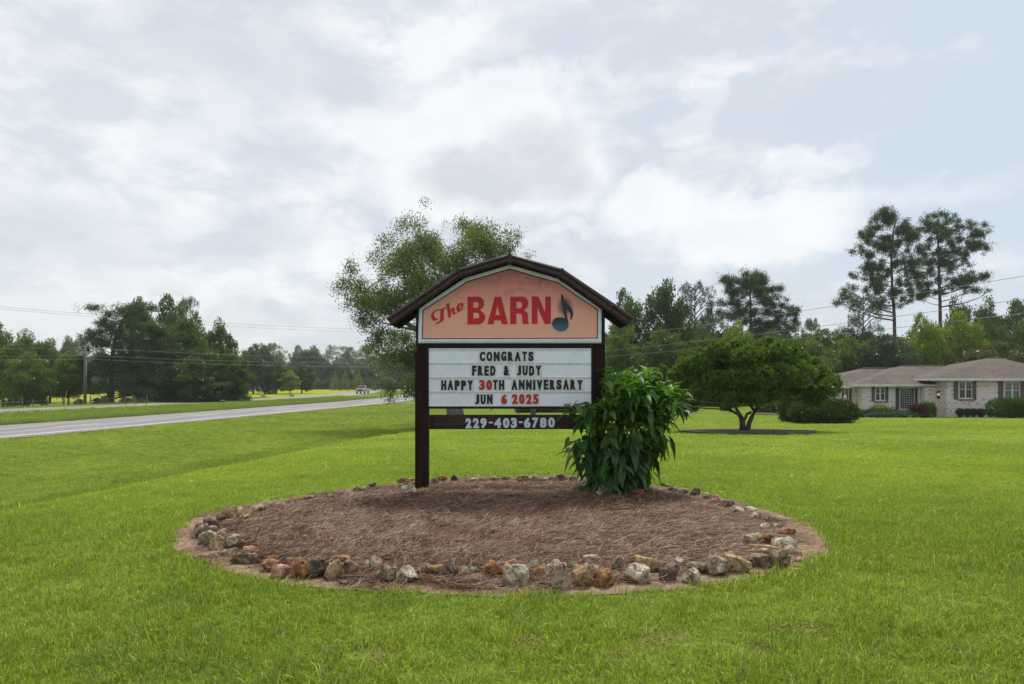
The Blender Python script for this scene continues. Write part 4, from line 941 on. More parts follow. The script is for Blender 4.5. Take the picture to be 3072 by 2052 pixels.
# ------------------------------------------------------------------ foliage tools
def leaf_quads(C, Dv, L, W, r, droop=0.0):        # C centres, Dv directions; kite-shaped leaves
    n = len(C); Dv = Dv / np.maximum(np.linalg.norm(Dv, axis=1, keepdims=True), 1e-6)
    rv = r.normal(size=(n, 3)); S = np.cross(Dv, rv); S /= np.maximum(np.linalg.norm(S, axis=1, keepdims=True), 1e-6)
    L = np.broadcast_to(L, (n,)) * r.uniform(.7, 1.25, n); W = np.broadcast_to(W, (n,)) * r.uniform(.7, 1.25, n)
    L = L[:, None]; W = W[:, None]
    mid = C + Dv * L * .45; tip = C + Dv * L; tip[:, 2] -= droop * L[:, 0]
    V = np.stack([C, mid + S * W / 2, tip, mid - S * W / 2], 1).reshape(-1, 3); Fq = np.arange(4 * n).reshape(-1, 4)
    return V, Fq
def blob_clusters(blobs, n, r, shell=.55, flat=1.0):
    B = np.array(blobs, float); vol = (B[:, 3] * B[:, 4] * B[:, 5]) ** (2 / 3); k = r.choice(len(B), n, p=vol / vol.sum())
    d = r.normal(size=(n, 3)); d /= np.linalg.norm(d, axis=1, keepdims=True)
    q_ = np.abs(r.normal(0, .85, n)) * .95 if shell < 0 else r.uniform(shell ** 3, 1, n) ** (1 / 3)
    c = B[k, :3] + d * B[k, 3:6] * q_[:, None]; return c, d, k
def crown_geo(blobs, n, per, crad, L, W, seed, shell=.55, up=.5, out=1.0, rand=.8, rosette=False, droop=0.0, flat=1.0, gap=0.0):
    r = np.random.default_rng(seed); c, d, k = blob_clusters(blobs, n, r, shell)
    if gap:
        ph = r.uniform(0, 6, 3); s = crad * 5
        w_ = np.sin(c[:, 0] / s * 1.7 + ph[0]) + np.sin(c[:, 1] / s * 1.5 + ph[1]) + np.sin(c[:, 2] / s * 2.1 + ph[2]) + .7 * np.sin((c[:, 0] + c[:, 2]) / s * .9)
        m = w_ > -2.2 + 2.2 * gap; c, d = c[m], d[m]; n = len(c)
    C = np.repeat(c, per, 0); Dv = np.repeat(d, per, 0); m = len(C); rr = r.normal(size=(m, 3))
    if rosette: C = C + rr * crad * .12
    else: C = C + rr * crad * np.array([1, 1, flat])
    base = np.array([0, 0, up]); dirs = Dv * out + base + r.normal(size=(m, 3)) * rand
    V, Fq = leaf_quads(C, dirs, L, W, r, droop); return V, Fq, c
def limbs(mb, start, ends, r0, r, sag=.15, sub=None, k=5, rmin=.01):
    for e in ends:
        s = Vector(start) if not callable(start) else Vector(start(e)); e = Vector(e); L = (e - s).length; pts = []
        j = Vector(r.normal(size=3)) * L * .06
        for t in (0, .3, .6, 1.0): pts.append(s.lerp(e, t) + j * math.sin(t * 3.14) + Vector((0, 0, sag * L * math.sin(t * 3.14))) )
        mb.tube(pts, r0, rmin, k=k, cap=False)

# ------------------------------------------------------------------ generic trees (unit height, unit width) for the woods
LM = {
 'oak': leaf_mat('dark_broadleaf', (.080, .136, .028), .45), 'oak2': leaf_mat('mid_broadleaf', (.118, .188, .034), .48),
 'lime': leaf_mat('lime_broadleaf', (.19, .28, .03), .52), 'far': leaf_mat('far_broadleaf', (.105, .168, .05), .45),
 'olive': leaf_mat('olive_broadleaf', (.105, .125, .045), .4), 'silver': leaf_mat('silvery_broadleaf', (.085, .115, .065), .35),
 'pine': leaf_mat('pine_needles', (.060, .098, .036), .33, .4), 'pine2': leaf_mat('pine_needles_mid', (.068, .116, .040), .33, .4),
 'elm': leaf_mat('small_elm_leaves', (.140, .192, .050), .5, .45, gloss=.08), 'gloss': leaf_mat('glossy_leaves', (.100, .180, .034), .45, .45, gloss=.10),
 'burg': leaf_mat('burgundy_leaves', (.085, .022, .026), .35), 'yellow': leaf_mat('yellow_leaves', (.30, .27, .05), .4),
 'box': leaf_mat('boxwood_leaves', (.045, .105, .016), .3), 'juniper': leaf_mat('juniper', (.055, .12, .055), .25), 'azalea': leaf_mat('azalea_leaves', (.055, .090, .022), .33)}
def proto_broad(seed, mat, low=.02):
    r = np.random.default_rng(seed); bl = []
    for i in range(22):
        h = low + .16 + (.84 - low - .16) * (i + .5) / 22 + r.normal(0, .02); env = .40 * math.sin(math.pi * min(1, max(.08, (h - low * .6) / (1.02 - low * .6))) ** .75) ** .6
        a = r.uniform(0, 6.283); q_ = env * math.sqrt(r.uniform(.1, 1)); rr = r.uniform(.10, .17) * (1.1 - .45 * h)
        bl.append((q_ * math.cos(a), q_ * math.sin(a), h, rr, rr, rr * .72))
    bl.append((0, 0, .62, .24, .24, .22)); bl.append((0, 0, .88, .12, .12, .10)); bl.append((0, 0, .40, .24, .24, .2))
    V, Fq, c = crown_geo(bl, 2500, 9, .018, .028, .018, seed, shell=.35, up=.1, rand=.9, gap=.12)
    V[:, 2] = np.minimum(V[:, 2], 1.0)
    mb = MB(); mb.tube([(0, 0, -.03), (.004, 0, .1), (-.01, .01, .35), (.01, 0, .62), (0, 0, .85)], .026, .006, k=8)
    limbs(mb, lambda e: (0, 0, max(.12, e[2] - .25)), [b[:3] for b in bl[:16]], .010, r, k=4, rmin=.003)
    return np_mesh('crown', V, Fq, [mat]), np_mesh('trunk', mb.v, mb.f, [M['bark']], True)
def proto_pine(seed, mat, cs=.42, dense=1.0):
    r = np.random.default_rng(seed); bl = []; mb = MB()
    mb.tube([(0, 0, -.03), (.004, .0, .2), (-.006, .004, .5), (.004, -.003, .8), (0, 0, .97)], .020, .004, k=8)
    n = int(30 * dense)
    for i in range(n):
        h = cs + (.97 - cs) * ((i + .3) / n) ** .9; env = .44 * (1 - ((h - cs) / (1.02 - cs)) ** 2.2) ** .6 * (.75 + .25 * math.sin(i * 2.4)) + .04
        a = i * 2.4 + r.normal(0, .4); q_ = env * r.uniform(.45, 1); rr = r.uniform(.055, .10)
        e = (q_ * math.cos(a), q_ * math.sin(a), min(.96, h + q_ * .16)); bl.append((*e, rr * 1.2, rr * 1.2, rr * .5))
        limbs(mb, (0, 0, max(cs * .93, h - .03)), [e], .006, r, .04, k=4, rmin=.002)
    V, Fq, c = crown_geo(bl, int(1100 * dense), 11, .010, .022, .0055, seed, shell=.2, up=.35, out=.5, rand=1.0)
    return np_mesh('crown', V, Fq, [mat]), np_mesh('trunk', mb.v, mb.f, [M['bark_pine']], True)
def proto_cone(seed, mat):
    r = np.random.default_rng(seed); bl = []
    for i in range(26):
        h = .06 + .88 * i / 26; e = .36 * (1 - h) ** .8 + .02; a = i * 2.4; rr = .10 * (1.15 - h)
        bl.append((e * .6 * math.cos(a), e * .6 * math.sin(a), h, rr * 1.2, rr * 1.2, rr))
    V, Fq, c = crown_geo(bl, 1100, 8, .016, .022, .012, seed, shell=.4, up=.4, rand=.8)
    mb = MB(); mb.tube([(0, 0, -.03), (0, 0, .9)], .016, .004, k=6)
    return np_mesh('crown', V, Fq, [mat]), np_mesh('trunk', mb.v, mb.f, [M['bark']], True)
PR = {'dense': [proto_broad(s, LM['oak'], -.12) for s in (5, 6)], 'oak': [proto_broad(s, LM['oak']) for s in (1, 2, 3)], 'pine': [proto_pine(s, LM['pine'], c_) for s, c_ in ((11, .42), (12, .52), (13, .36))], 'cone': [proto_cone(21, LM['oak2'])]}
_pc = {}
def recol(me, mat):
    k_ = (me.name, mat.name)
    if k_ not in _pc: c = me.copy(); c.materials.clear(); c.materials.append(mat); _pc[k_] = c
    return _pc[k_]
def wood_tree(kind, px, top, wpx, d, mat, label, group=None, base=None, name=None, rz=None):
    x = (px - CX) / F * d; z = tz(x, d) if base is None else base
    H = CH + (HZ - top) / F * d - z; W = wpx / F * d
    v = PR[kind]; cr, tr = v[rnd.randrange(len(v))]
    name = name or {'dense': 'broadleaf_tree', 'oak': 'broadleaf_tree', 'pine': 'pine_tree', 'cone': 'young_tree'}[kind]
    t = thing(name, (x, d, z), label, 'tree', group, rnd.uniform(0, 6.28) if rz is None else rz)
    sx = W / .86
    link('trunk', tr, t, scale=(H * .9 if H * .9 < sx else sx, H * .9 if H * .9 < sx else sx, H)); link('crown', recol(cr, mat), t, scale=(sx, sx, H))
    return t

# ---- right-hand wood
gR = 'dark trees of the wood right of the sign'
for px, top, wpx, d, mat, kind, lab in [
    (1875, 862, 150, 98, 'oak', 'oak', 'airy dark tree just right of the sign roof, its top clear of the wood'),
    (2000, 832, 165, 94, 'oak', 'oak', 'tallest broadleaf tree between the sign and the big pine'),
    (2085, 845, 140, 100, 'pine', 'pine', 'pine leaning out right of the tallest broadleaf tree'),
    (2140, 930, 120, 104, 'pine2', 'pine', 'shorter pine filling the gap left of the big pine'),
    (2434, 956, 90, 150, 'pine', 'pine', 'small distant pine between the big pine and the two tall ones'),
    (2510, 985, 90, 120, 'oak2', 'oak', 'thin pale tree right of the small distant pine'),
    (2590, 880, 130, 96, 'pine', 'pine', 'bushy pine standing left of the two tall pines'),
    (2870, 880, 130, 120, 'oak', 'dense', 'dark tree right of the two tall pines, first above the lime tree'),
    (2960, 885, 130, 122, 'oak', 'dense', 'dark tree in the ridge line above the right end of the house'),
    (3050, 893, 150, 118, 'oak', 'dense', 'dark tree at the right border of the view'),
    (3150, 880, 170, 118, 'oak', 'dense', 'dark tree just outside the right border'),
    (1850, 960, 150, 84, 'oak2', 'dense', 'mid green tree hanging over the wires right of the sign'),
    (1985, 985, 190, 82, 'oak', 'dense', 'dark vine-covered tree behind the wires'),
    (2110, 975, 150, 86, 'oak', 'dense', 'very dark tree left of the feathery pale one'),
    (2215, 955, 110, 84, 'lime', 'oak', 'feathery pale green tree in front of the big pine trunk'),
    (2320, 985, 170, 86, 'olive', 'oak', 'olive tree under the big pine'),
    (2440, 1015, 170, 84, 'oak2', 'dense', 'mid green tree above the glossy lawn tree right side'),
    (2545, 1010, 170, 80, 'oak2', 'dense', 'round green tree above the left end of the house roof'),
    (2650, 1000, 210, 78, 'silver', 'dense', 'silvery green tree behind the house roof'),
    (2765, 935, 130, 82, 'lime', 'oak', 'left half of the bright lime tree behind the house'),
    (2875, 930, 150, 82, 'lime', 'oak', 'right half of the bright lime trees behind the house'),
    (2960, 960, 150, 96, 'oak2', 'dense', 'green tree right of the bright lime trees'),
    (3060, 955, 160, 92, 'oak2', 'dense', 'broad green tree at the right edge of the view'),
    (2985, 1020, 220, 76, 'olive', 'oak', 'olive shrub-like tree behind the higher roof'),
    (3110, 1010, 200, 76, 'olive', 'oak', 'olive tree past the higher roof at the right border')]:
    wood_tree(kind, px, top, wpx, d, LM[mat], lab, 'trees of the wood behind the lawn and house')
for i in range(26):                               # the understorey that closes the wood
    px = 1460 + i * 68 + rnd.uniform(-15, 15)
    wood_tree('dense', px, rnd.uniform(955, 1010), rnd.uniform(150, 210), rnd.uniform(96, 108), LM['oak' if i % 3 else 'oak2'], 'dark filler tree deep in the wood behind the lawn', 'filler trees deep in the wood')
for i in range(30):
    px = 1500 + i * 56 + rnd.uniform(-12, 12)
    wood_tree('dense', px, rnd.uniform(1085, 1135), rnd.uniform(80, 120), rnd.uniform(78, 88), LM['azalea' if i % 2 else 'oak'], 'low dark bushy tree at the foot of the wood', 'bushy trees along the foot of the wood')

# ---- left side
for px, top, wpx, d, mat, kind, lab in [
    (-15, 960, 130, 96, 'oak2', 'oak', 'tree at the left border rising above its neighbours'),
    (75, 985, 150, 92, 'oak2', 'dense', 'dark round tree second from the left border'),
    (150, 1012, 120, 94, 'oak2', 'oak', 'green tree left of the hazy distant trees'),
    (600, 1090, 150, 84, 'oak', 'dense', 'shadowed bushy tree touching the grass right in the left clump'), (520, 1085, 150, 85, 'azalea', 'dense', 'shadowed bushy tree touching the grass in the middle of the left clump'), (440, 1090, 130, 86, 'azalea', 'dense', 'shadowed bushy tree right of the big pine trunk'), (705, 1085, 110, 86, 'oak', 'dense', 'bushy tree at the right foot of the left clump'), (655, 1080, 120, 88, 'oak', 'dense', 'bushy tree second from the right foot of the left clump'),
    (85, 1050, 140, 80, 'oak2', 'oak', 'light green spreading tree in front on the left, forked trunk by the fence'),
    (205, 1050, 110, 84, 'oak2', 'oak', 'light green tree beside the utility pole'),
    (10, 1110, 90, 80, 'oak', 'dense', 'low dark tree at the left border behind the fence'),
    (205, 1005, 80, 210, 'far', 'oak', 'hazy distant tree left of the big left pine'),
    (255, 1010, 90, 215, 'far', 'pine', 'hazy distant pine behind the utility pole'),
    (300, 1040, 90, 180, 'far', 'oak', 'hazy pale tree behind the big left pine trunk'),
    (415, 885, 110, 100, 'oak2', 'oak', 'airy tree top left of the highest point of the left clump'),
    (500, 880, 140, 98, 'oak', 'dense', 'highest broadleaf tree of the left clump'),
    (560, 888, 90, 104, 'pine', 'pine', 'pine peeking from behind the highest tree of the left clump'),
    (575, 930, 170, 92, 'oak', 'dense', 'broad tree on the right shoulder of the left clump'),
    (660, 950, 110, 100, 'oak', 'dense', 'dark pointed tree near the right end of the left clump'),
    (690, 1045, 130, 88, 'oak', 'dense', 'rounded dark tree ending the left clump by the road'),
    (480, 1010, 170, 88, 'oak', 'dense', 'dense dark tree low in the middle of the left clump'),
    (600, 1040, 170, 86, 'oak', 'dense', 'dense dark tree reaching the grass in the left clump'),
    (760, 1030, 100, 150, 'silver', 'oak', 'grey-green tree just right of the left clump'),
    (795, 1035, 100, 152, 'olive', 'dense', 'dark olive tree with low fork right of the left clump'),
    (830, 1080, 90, 150, 'olive', 'oak', 'olive tree behind the yellow-green round tree'),
    (870, 1110, 75, 148, 'lime', 'oak', 'yellow-green round tree standing alone at the field edge'),
    (905, 1085, 90, 156, 'olive', 'oak', 'pale olive tree right behind the yellow-green round one'),
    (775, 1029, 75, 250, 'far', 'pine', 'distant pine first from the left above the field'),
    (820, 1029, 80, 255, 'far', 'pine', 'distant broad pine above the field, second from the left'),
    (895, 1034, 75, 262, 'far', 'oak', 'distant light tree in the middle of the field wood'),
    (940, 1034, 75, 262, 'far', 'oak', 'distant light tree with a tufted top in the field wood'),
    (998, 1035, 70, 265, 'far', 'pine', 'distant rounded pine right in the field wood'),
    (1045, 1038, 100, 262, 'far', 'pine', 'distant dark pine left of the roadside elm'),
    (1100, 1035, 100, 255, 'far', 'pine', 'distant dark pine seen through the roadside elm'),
    (1005, 1110, 45, 225, 'oak2', 'cone', 'small cone-shaped tree at the left of three by the field'),
    (1035, 1106, 45, 225, 'oak2', 'cone', 'tallest cone-shaped tree by the field'),
    (1075, 1110, 50, 228, 'oak2', 'cone', 'right cone-shaped tree by the field'),
    (1122, 1140, 26, 215, 'oak2', 'cone', 'tiny cone-shaped tree by the white post')]:
    wood_tree(kind, px, top, wpx, d, LM[mat], lab, 'trees left of the sign')
for i in range(18):
    px = 740 + i * 34 + rnd.uniform(-8, 8)
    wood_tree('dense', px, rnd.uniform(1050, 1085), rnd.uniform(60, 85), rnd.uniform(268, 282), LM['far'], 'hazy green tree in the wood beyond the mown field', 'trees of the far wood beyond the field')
for i in range(22):
    px = 735 + i * 26 + rnd.uniform(-8, 8)
    wood_tree('dense', px, rnd.uniform(1118, 1142), rnd.uniform(38, 52), rnd.uniform(252, 262), LM['oak2' if i % 3 == 0 else 'far'], 'low bushy tree at the foot of the far wood', 'bushes along the foot of the far wood')
for i in range(12):
    px = -120 + i * 70
    wood_tree('dense', px, rnd.uniform(1060, 1100), rnd.uniform(130, 160), rnd.uniform(150, 170), LM['far'], 'dull green tree far behind the fence on the left', 'trees far behind the left fence')
# ---- scrub in front of the left clump
for i, (px, top, wpx, d, mat) in enumerate([(70, 1195, 30, 79, 'olive'), (128, 1190, 30, 80, 'silver'), (235, 1195, 28, 80, 'olive'), (292, 1192, 30, 79, 'silver'), (315, 1185, 26, 79, 'oak2'), (375, 1190, 34, 80, 'olive'), (420, 1196, 34, 80, 'olive'), (790, 1180, 26, 118, 'lime'), (875, 1178, 24, 118, 'lime')]):
    t = wood_tree('cone' if i > 6 else 'oak', px, top, wpx, d, LM[mat], ['scrubby bush behind the rail fence', 'grey-green bush between two fence posts', 'dull bush beside the leaning stake', 'silvery bush right of the utility pole', 'bright bush left of the big pine trunk', 'brownish bush right of the big pine trunk', 'low olive bush under the left clump', 'small lime bush in the ditch left of the yellow-green tree', 'small lime bush at the foot of the yellow-green tree'][i], name='bush')
    t['category'] = 'bush'

# ---- hero pines
def hero_pine(name, px, basepy_d, trunk, tips, label, mat='pine', r0=.30, nclu=2600, leaf=.30, dz=1.0, seed=1, rosN=12, crad=.30):
    d = basepy_d; x0 = (px - CX) / F * d; z0 = tz(x0, d); t = thing(name, (x0, d, z0), label, 'tree')
    r = np.random.default_rng(seed); mb = MB(); W3 = lambda q_, dy=0.0: Vector(((q_[0] - CX) / F * d - x0, dy, CH - (q_[1] - HZ) / F * d - z0))
    tp = [W3(q_) for q_ in trunk]; n = len(tp)
    mb.tube(tp, r0, .05, k=10, radii=[r0 * (1 - .82 * i / (n - 1)) * (1.25 if i == 0 else 1) for i in range(n)])
    def at(h):
        for a, b in zip(tp, tp[1:]):
            if a.z <= h <= b.z: return a.lerp(b, (h - a.z) / max(1e-6, b.z - a.z))
        return tp[-1] if h > tp[-1].z else tp[0]
    bl = []
    for (qx, qy, rx_, ry_) in tips:
        dy = r.uniform(-1, 1) * rx_ / F * d * dz * 1.6; c = W3((qx, qy), dy); rr = rx_ / F * d * r.uniform(.7, 1.3); rz_ = ry_ / F * d * r.uniform(.8, 1.7)
        for _ in range(6):
            o3 = r.normal(0, .75, 3); f_ = r.uniform(.26, .6); bl.append((c.x + o3[0] * rr, c.y + o3[1] * rr, c.z + o3[2] * rz_, rr * f_, rr * f_, rz_ * f_ * 1.3))
        s = at(c.z - abs(c.x - at(c.z).x) * .30 - .4); L = (c - s).length; j = Vector((r.normal(0, .05) * L, r.normal(0, .05) * L, -.06 * L))
        p2 = s.lerp(c, .35) + j; p3 = s.lerp(c, .7) + j; mb.tube([s, p2, p3, c], max(.04, L * .017), .015, k=5, cap=False)
        for _ in range(6):
            e = c + Vector((r.normal(0, .5) * rr, r.normal(0, .5) * rr, r.normal(0, .45) * rz_)); mb.tube([p3, p3.lerp(e, .6), e], .035, .01, k=4, cap=False)
    V, Fq, c = crown_geo(bl, int(nclu * 1.5), rosN, crad * .6, leaf, leaf * .23, seed, shell=-1, up=.4, out=.3, rand=1.0)
    link('trunk', np_mesh('trunk', mb.v, mb.f, [M['bark_pine']], True), t); link('crown', np_mesh('crown', V, Fq, [LM[mat]]), t); return t
def zr(x, y, rx, ry, ox=2400, oy=600, s=3.135): return (ox + x / s, oy + y / s, rx / s, ry / s)
t1 = [zr(*a) for a in [(900, 190, 90, 50), (780, 220, 70, 45), (1010, 230, 80, 50), (690, 300, 60, 45), (900, 290, 110, 45), (1060, 310, 60, 50), (650, 400, 60, 45), (800, 380, 90, 40), (980, 390, 80, 45), (620, 500, 75, 40), (740, 470, 60, 35), (880, 470, 70, 35), (1010, 470, 50, 30),
    (1040, 560, 60, 40), (900, 570, 60, 35), (620, 620, 60, 30), (730, 610, 60, 40), (570, 700, 55, 30), (680, 690, 60, 35), (840, 680, 70, 40), (980, 640, 60, 40), (1060, 680, 50, 40), (1000, 740, 60, 40), (640, 800, 55, 25), (700, 790, 30, 25), (800, 810, 50, 30), (940, 800, 50, 30), (1020, 830, 40, 40),
    (500, 860, 45, 25), (420, 900, 50, 30), (390, 960, 35, 25), (480, 950, 40, 25), (700, 890, 60, 30), (820, 870, 60, 30), (720, 960, 50, 25), (800, 960, 60, 35), (960, 930, 50, 30), (940, 990, 30, 20), (730, 1010, 40, 20)]]
hero_pine('pine_tree', 2683, 100, [(2686, 1222), (2685, 1080), (2683, 950), (2676, 850), (2674, 760), (2680, 690), (2690, 655)], t1, 'left of the two tall pines, double trunk, with a long limb reaching left', seed=5, nclu=3300)
t2 = [zr(*a) for a in [(1310, 175, 80, 40), (1210, 200, 60, 40), (1400, 220, 80, 40), (1500, 225, 40, 30), (1170, 260, 60, 40), (1290, 270, 80, 40), (1420, 290, 80, 40), (1530, 290, 70, 35), (1600, 330, 60, 40), (1690, 370, 50, 35), (1640, 420, 70, 35), (1690, 430, 35, 25), (1200, 360, 70, 40), (1330, 370, 60, 35), (1480, 390, 80, 35),
    (1580, 460, 70, 35), (1150, 450, 50, 30), (1230, 480, 60, 35), (1430, 480, 60, 30), (1600, 510, 40, 25), (1450, 560, 60, 30), (1560, 580, 40, 22), (1160, 570, 60, 35), (1280, 590, 50, 30), (1370, 560, 40, 40), (1440, 610, 30, 20), (1220, 660, 50, 30), (1170, 720, 60, 40), (1350, 680, 40, 35), (1240, 770, 50, 40), (1190, 830, 60, 40), (1120, 780, 50, 35), (1250, 850, 40, 30), (1130, 910, 40, 25),
    (1430, 770, 60, 25), (1520, 740, 60, 28), (1620, 730, 70, 25), (1680, 750, 35, 20), (1500, 820, 70, 20), (1620, 840, 70, 22), (1740, 855, 35, 22), (1380, 870, 30, 20), (1100, 850, 40, 40)]]
hero_pine('pine_tree', 2820, 102, [(2822, 1222), (2822, 1060), (2820, 900), (2817, 820), (2815, 740), (2812, 690), (2815, 655)], t2, 'right of the two tall pines, dome crown with open lower limbs', seed=6, nclu=2900)
z4 = lambda x, y, rx, ry: zr(x, y, rx, ry, 1780, 780, 2.904)
t4 = [z4(*a) for a in [(1390, 130, 80, 45), (1300, 180, 90, 45), (1480, 190, 80, 45), (1220, 230, 80, 40), (1370, 240, 110, 45), (1560, 250, 80, 40), (1160, 290, 70, 40), (1280, 310, 90, 40), (1450, 310, 90, 40), (1610, 300, 60, 40), (1110, 360, 60, 35), (1210, 380, 80, 35), (1340, 380, 80, 35), (1520, 380, 90, 40), (1650, 380, 70, 40),
    (1130, 440, 60, 30), (1260, 450, 80, 30), (1420, 450, 70, 30), (1560, 460, 90, 40), (1670, 460, 60, 35), (1300, 510, 70, 30), (1460, 520, 80, 35), (1600, 540, 80, 35), (1710, 520, 50, 30), (1740, 560, 40, 22), (1540, 600, 90, 35), (1650, 610, 80, 35), (1420, 590, 70, 35), (1690, 650, 50, 25), (1180, 500, 60, 25)]]
hero_pine('pine_tree', 2252, 96, [(2250, 1222), (2252, 1060), (2253, 960), (2250, 880), (2252, 830)], t4, 'big round-topped pine right of centre standing alone above the wood', 'pine2', seed=7, nclu=3000, leaf=.28)
zl_ = lambda x, y, rx, ry: zr(x, y, rx, ry, 0, 840, 3.267)
tl_ = [zl_(*a) for a in [(1270, 320, 180, 45), (1120, 360, 90, 45), (1400, 370, 100, 45), (1180, 430, 120, 30), (1030, 440, 50, 14), (1350, 440, 130, 35), (840, 550, 70, 35), (960, 520, 70, 40), (1080, 540, 90, 40), (1010, 600, 60, 30), (1450, 500, 120, 45), (1600, 520, 110, 50), (1680, 570, 60, 40), (1300, 540, 150, 45), (1500, 600, 160, 50), (1650, 640, 110, 45),
    (900, 620, 50, 30), (870, 660, 50, 20), (1130, 620, 130, 40), (1300, 660, 150, 50), (1480, 700, 150, 50), (1640, 720, 120, 50), (1080, 760, 90, 45), (920, 850, 110, 50), (780, 880, 100, 50), (700, 950, 90, 60), (850, 960, 100, 50), (1030, 860, 90, 50), (1280, 780, 140, 50), (1450, 820, 150, 60), (1630, 860, 130, 60), (1250, 900, 120, 50), (1400, 960, 150, 60), (1600, 980, 140, 60), (1720, 950, 70, 50),
    (1500, 1080, 160, 50), (1650, 1080, 110, 50), (1300, 1050, 110, 40), (1080, 1040, 80, 30), (760, 1040, 90, 40)]]
hero_pine('pine_tree', 330, 86, [(330, 1216), (334, 1150), (336, 1080), (345, 1020), (368, 960), (390, 930)], tl_, 'big dark pine with horizontal boughs at the left by the utility pole', 'pine2', seed=8, nclu=5600, leaf=.30, r0=.42, dz=.6)

# ---- the elm behind the sign
def hero_tree(name, px, d, blobs, trunk_paths, label, mat, bark, per, nclu, crad, L, W, seed, zoff=0, dz=.8, cat='tree', **kw):
    x0 = (px - CX) / F * d; z0 = tz(x0, d) + zoff; t = thing(name, (x0, d, z0), label, cat); r = np.random.default_rng(seed); mb = MB()
    W3 = lambda q_, dy=0.0: Vector(((q_[0] - CX) / F * d - x0, dy, CH - (q_[1] - HZ) / F * d - z0))
    nodes = []
    for path, ra, rb in trunk_paths:
        pts = [W3((q_[0], q_[1]), q_[2] if len(q_) > 2 else 0) for q_ in path]; mb.tube(pts, ra, rb, k=12); nodes += [(p, ra + (rb - ra) * i / (len(pts) - 1)) for i, p in enumerate(pts)][1:]
    bl = []
    for b in blobs:
        qx, qy, rx_, ry_ = b[:4]; dy = b[4] if len(b) > 4 else r.uniform(-1, 1) * d * .05 * dz; c = W3((qx, qy), dy)
        bl.append((*c, rx_ / F * d * kw.get('grow', 1), rx_ / F * d * dz * kw.get('grow', 1), ry_ / F * d * kw.get('grow', 1))); s, rs = min(nodes, key=lambda q_: (q_[0] - c).length + (0 if q_[0].z < c.z else 2)); Ln = (c - s).length
        if kw.get('split'):
            q0 = bl.pop()
            for _ in range(kw['split']):
                o3 = r.normal(0, .62, 3); f_ = r.uniform(.25, .6); bl.append((c.x + o3[0] * q0[3], c.y + o3[1] * q0[4], c.z + o3[2] * q0[5], q0[3] * f_, q0[4] * f_, q0[5] * f_ * 1.15))
            bl.append(q0)
        j = Vector(r.normal(size=3)) * Ln * .08; mb.tube([s, s.lerp(c, .35) + j, s.lerp(c, .7) + j * .5, c], max(.02, min(rs * .7, Ln * .03)), .012, k=6, cap=False)
        for _ in range(kw.get('twigs', 8)):
            e = c + Vector((r.normal(0, .6) * bl[-1][3], r.normal(0, .6) * bl[-1][4], r.normal(0, .6) * bl[-1][5])); m_ = s.lerp(c, r.uniform(.5, 1)) + j * .3
            mb.tube([m_, m_.lerp(e, .55) + Vector(r.normal(size=3)) * .05, e], max(.008, Ln * .006), .004, k=4, cap=False)
    kk = {k_: v_ for k_, v_ in kw.items() if k_ not in ('twigs', 'grow', 'split')}
    V, Fq, c = crown_geo(bl, nclu, per, crad, L, W, seed, **kk)
    link('trunk', np_mesh('trunk', mb.v, mb.f, [bark], True), t); link('crown', np_mesh('crown', V, Fq, [mat]), t); return t
elm = [(1260, 735, 85, 65), (1230, 715, 50, 45), (1370, 715, 95, 60), (1395, 690, 45, 35), (1460, 735, 60, 60), (1480, 770, 45, 45), (1215, 790, 70, 55), (1160, 800, 35, 38), (1330, 810, 110, 80), (1230, 860, 75, 60), (1060, 812, 18, 26), (1035, 835, 16, 30), (1048, 868, 30, 28), (1080, 850, 22, 22), (1090, 895, 45, 36), (1130, 875, 36, 30), (1140, 930, 50, 44), (1110, 960, 36, 30),
       (1190, 925, 55, 50), (1205, 990, 55, 50), (1150, 1010, 40, 45), (1125, 1050, 22, 20), (1240, 1060, 60, 60), (1180, 1070, 40, 40), (1150, 1100, 22, 22), (1205, 1130, 42, 40), (1185, 1170, 20, 22), (1225, 1185, 30, 25), (1180, 1195, 14, 10), (1250, 1140, 45, 45), (1340, 940, 130, 90), (1440, 900, 100, 80), (1440, 1010, 110, 80), (1310, 1060, 90, 60), (1540, 930, 60, 60), (1300, 1150, 60, 40), (1380, 1130, 90, 50)]
hero_tree('elm_tree', 1366, 45, elm, [([(1366, 1252), (1365, 1236), (1362, 1200), (1355, 1120), (1350, 1060)], .62, .42), ([(1352, 1080), (1310, 980, -.5), (1280, 880, -.6), (1270, 780, -.4)], .30, .08), ([(1352, 1070), (1370, 960, .3), (1385, 850, .3), (1390, 740, .2)], .32, .07), ([(1352, 1075), (1430, 970), (1470, 860), (1475, 780)], .25, .05), ([(1350, 1060), (1250, 990, .2), (1160, 930, 0), (1090, 880, 0), (1050, 830, 0)], .22, .03), ([(1350, 1090), (1280, 1080, -.6), (1210, 1120, -.9), (1190, 1170, -1)], .16, .03)],
          'tall airy elm rising behind the left half of the sign', LM['elm'], M['bark_grey'], 13, 9800, .19, .145, .068, 41, shell=.0, grow=.86, split=7, up=.55, out=.5, rand=.75, gap=.42, dz=.9)
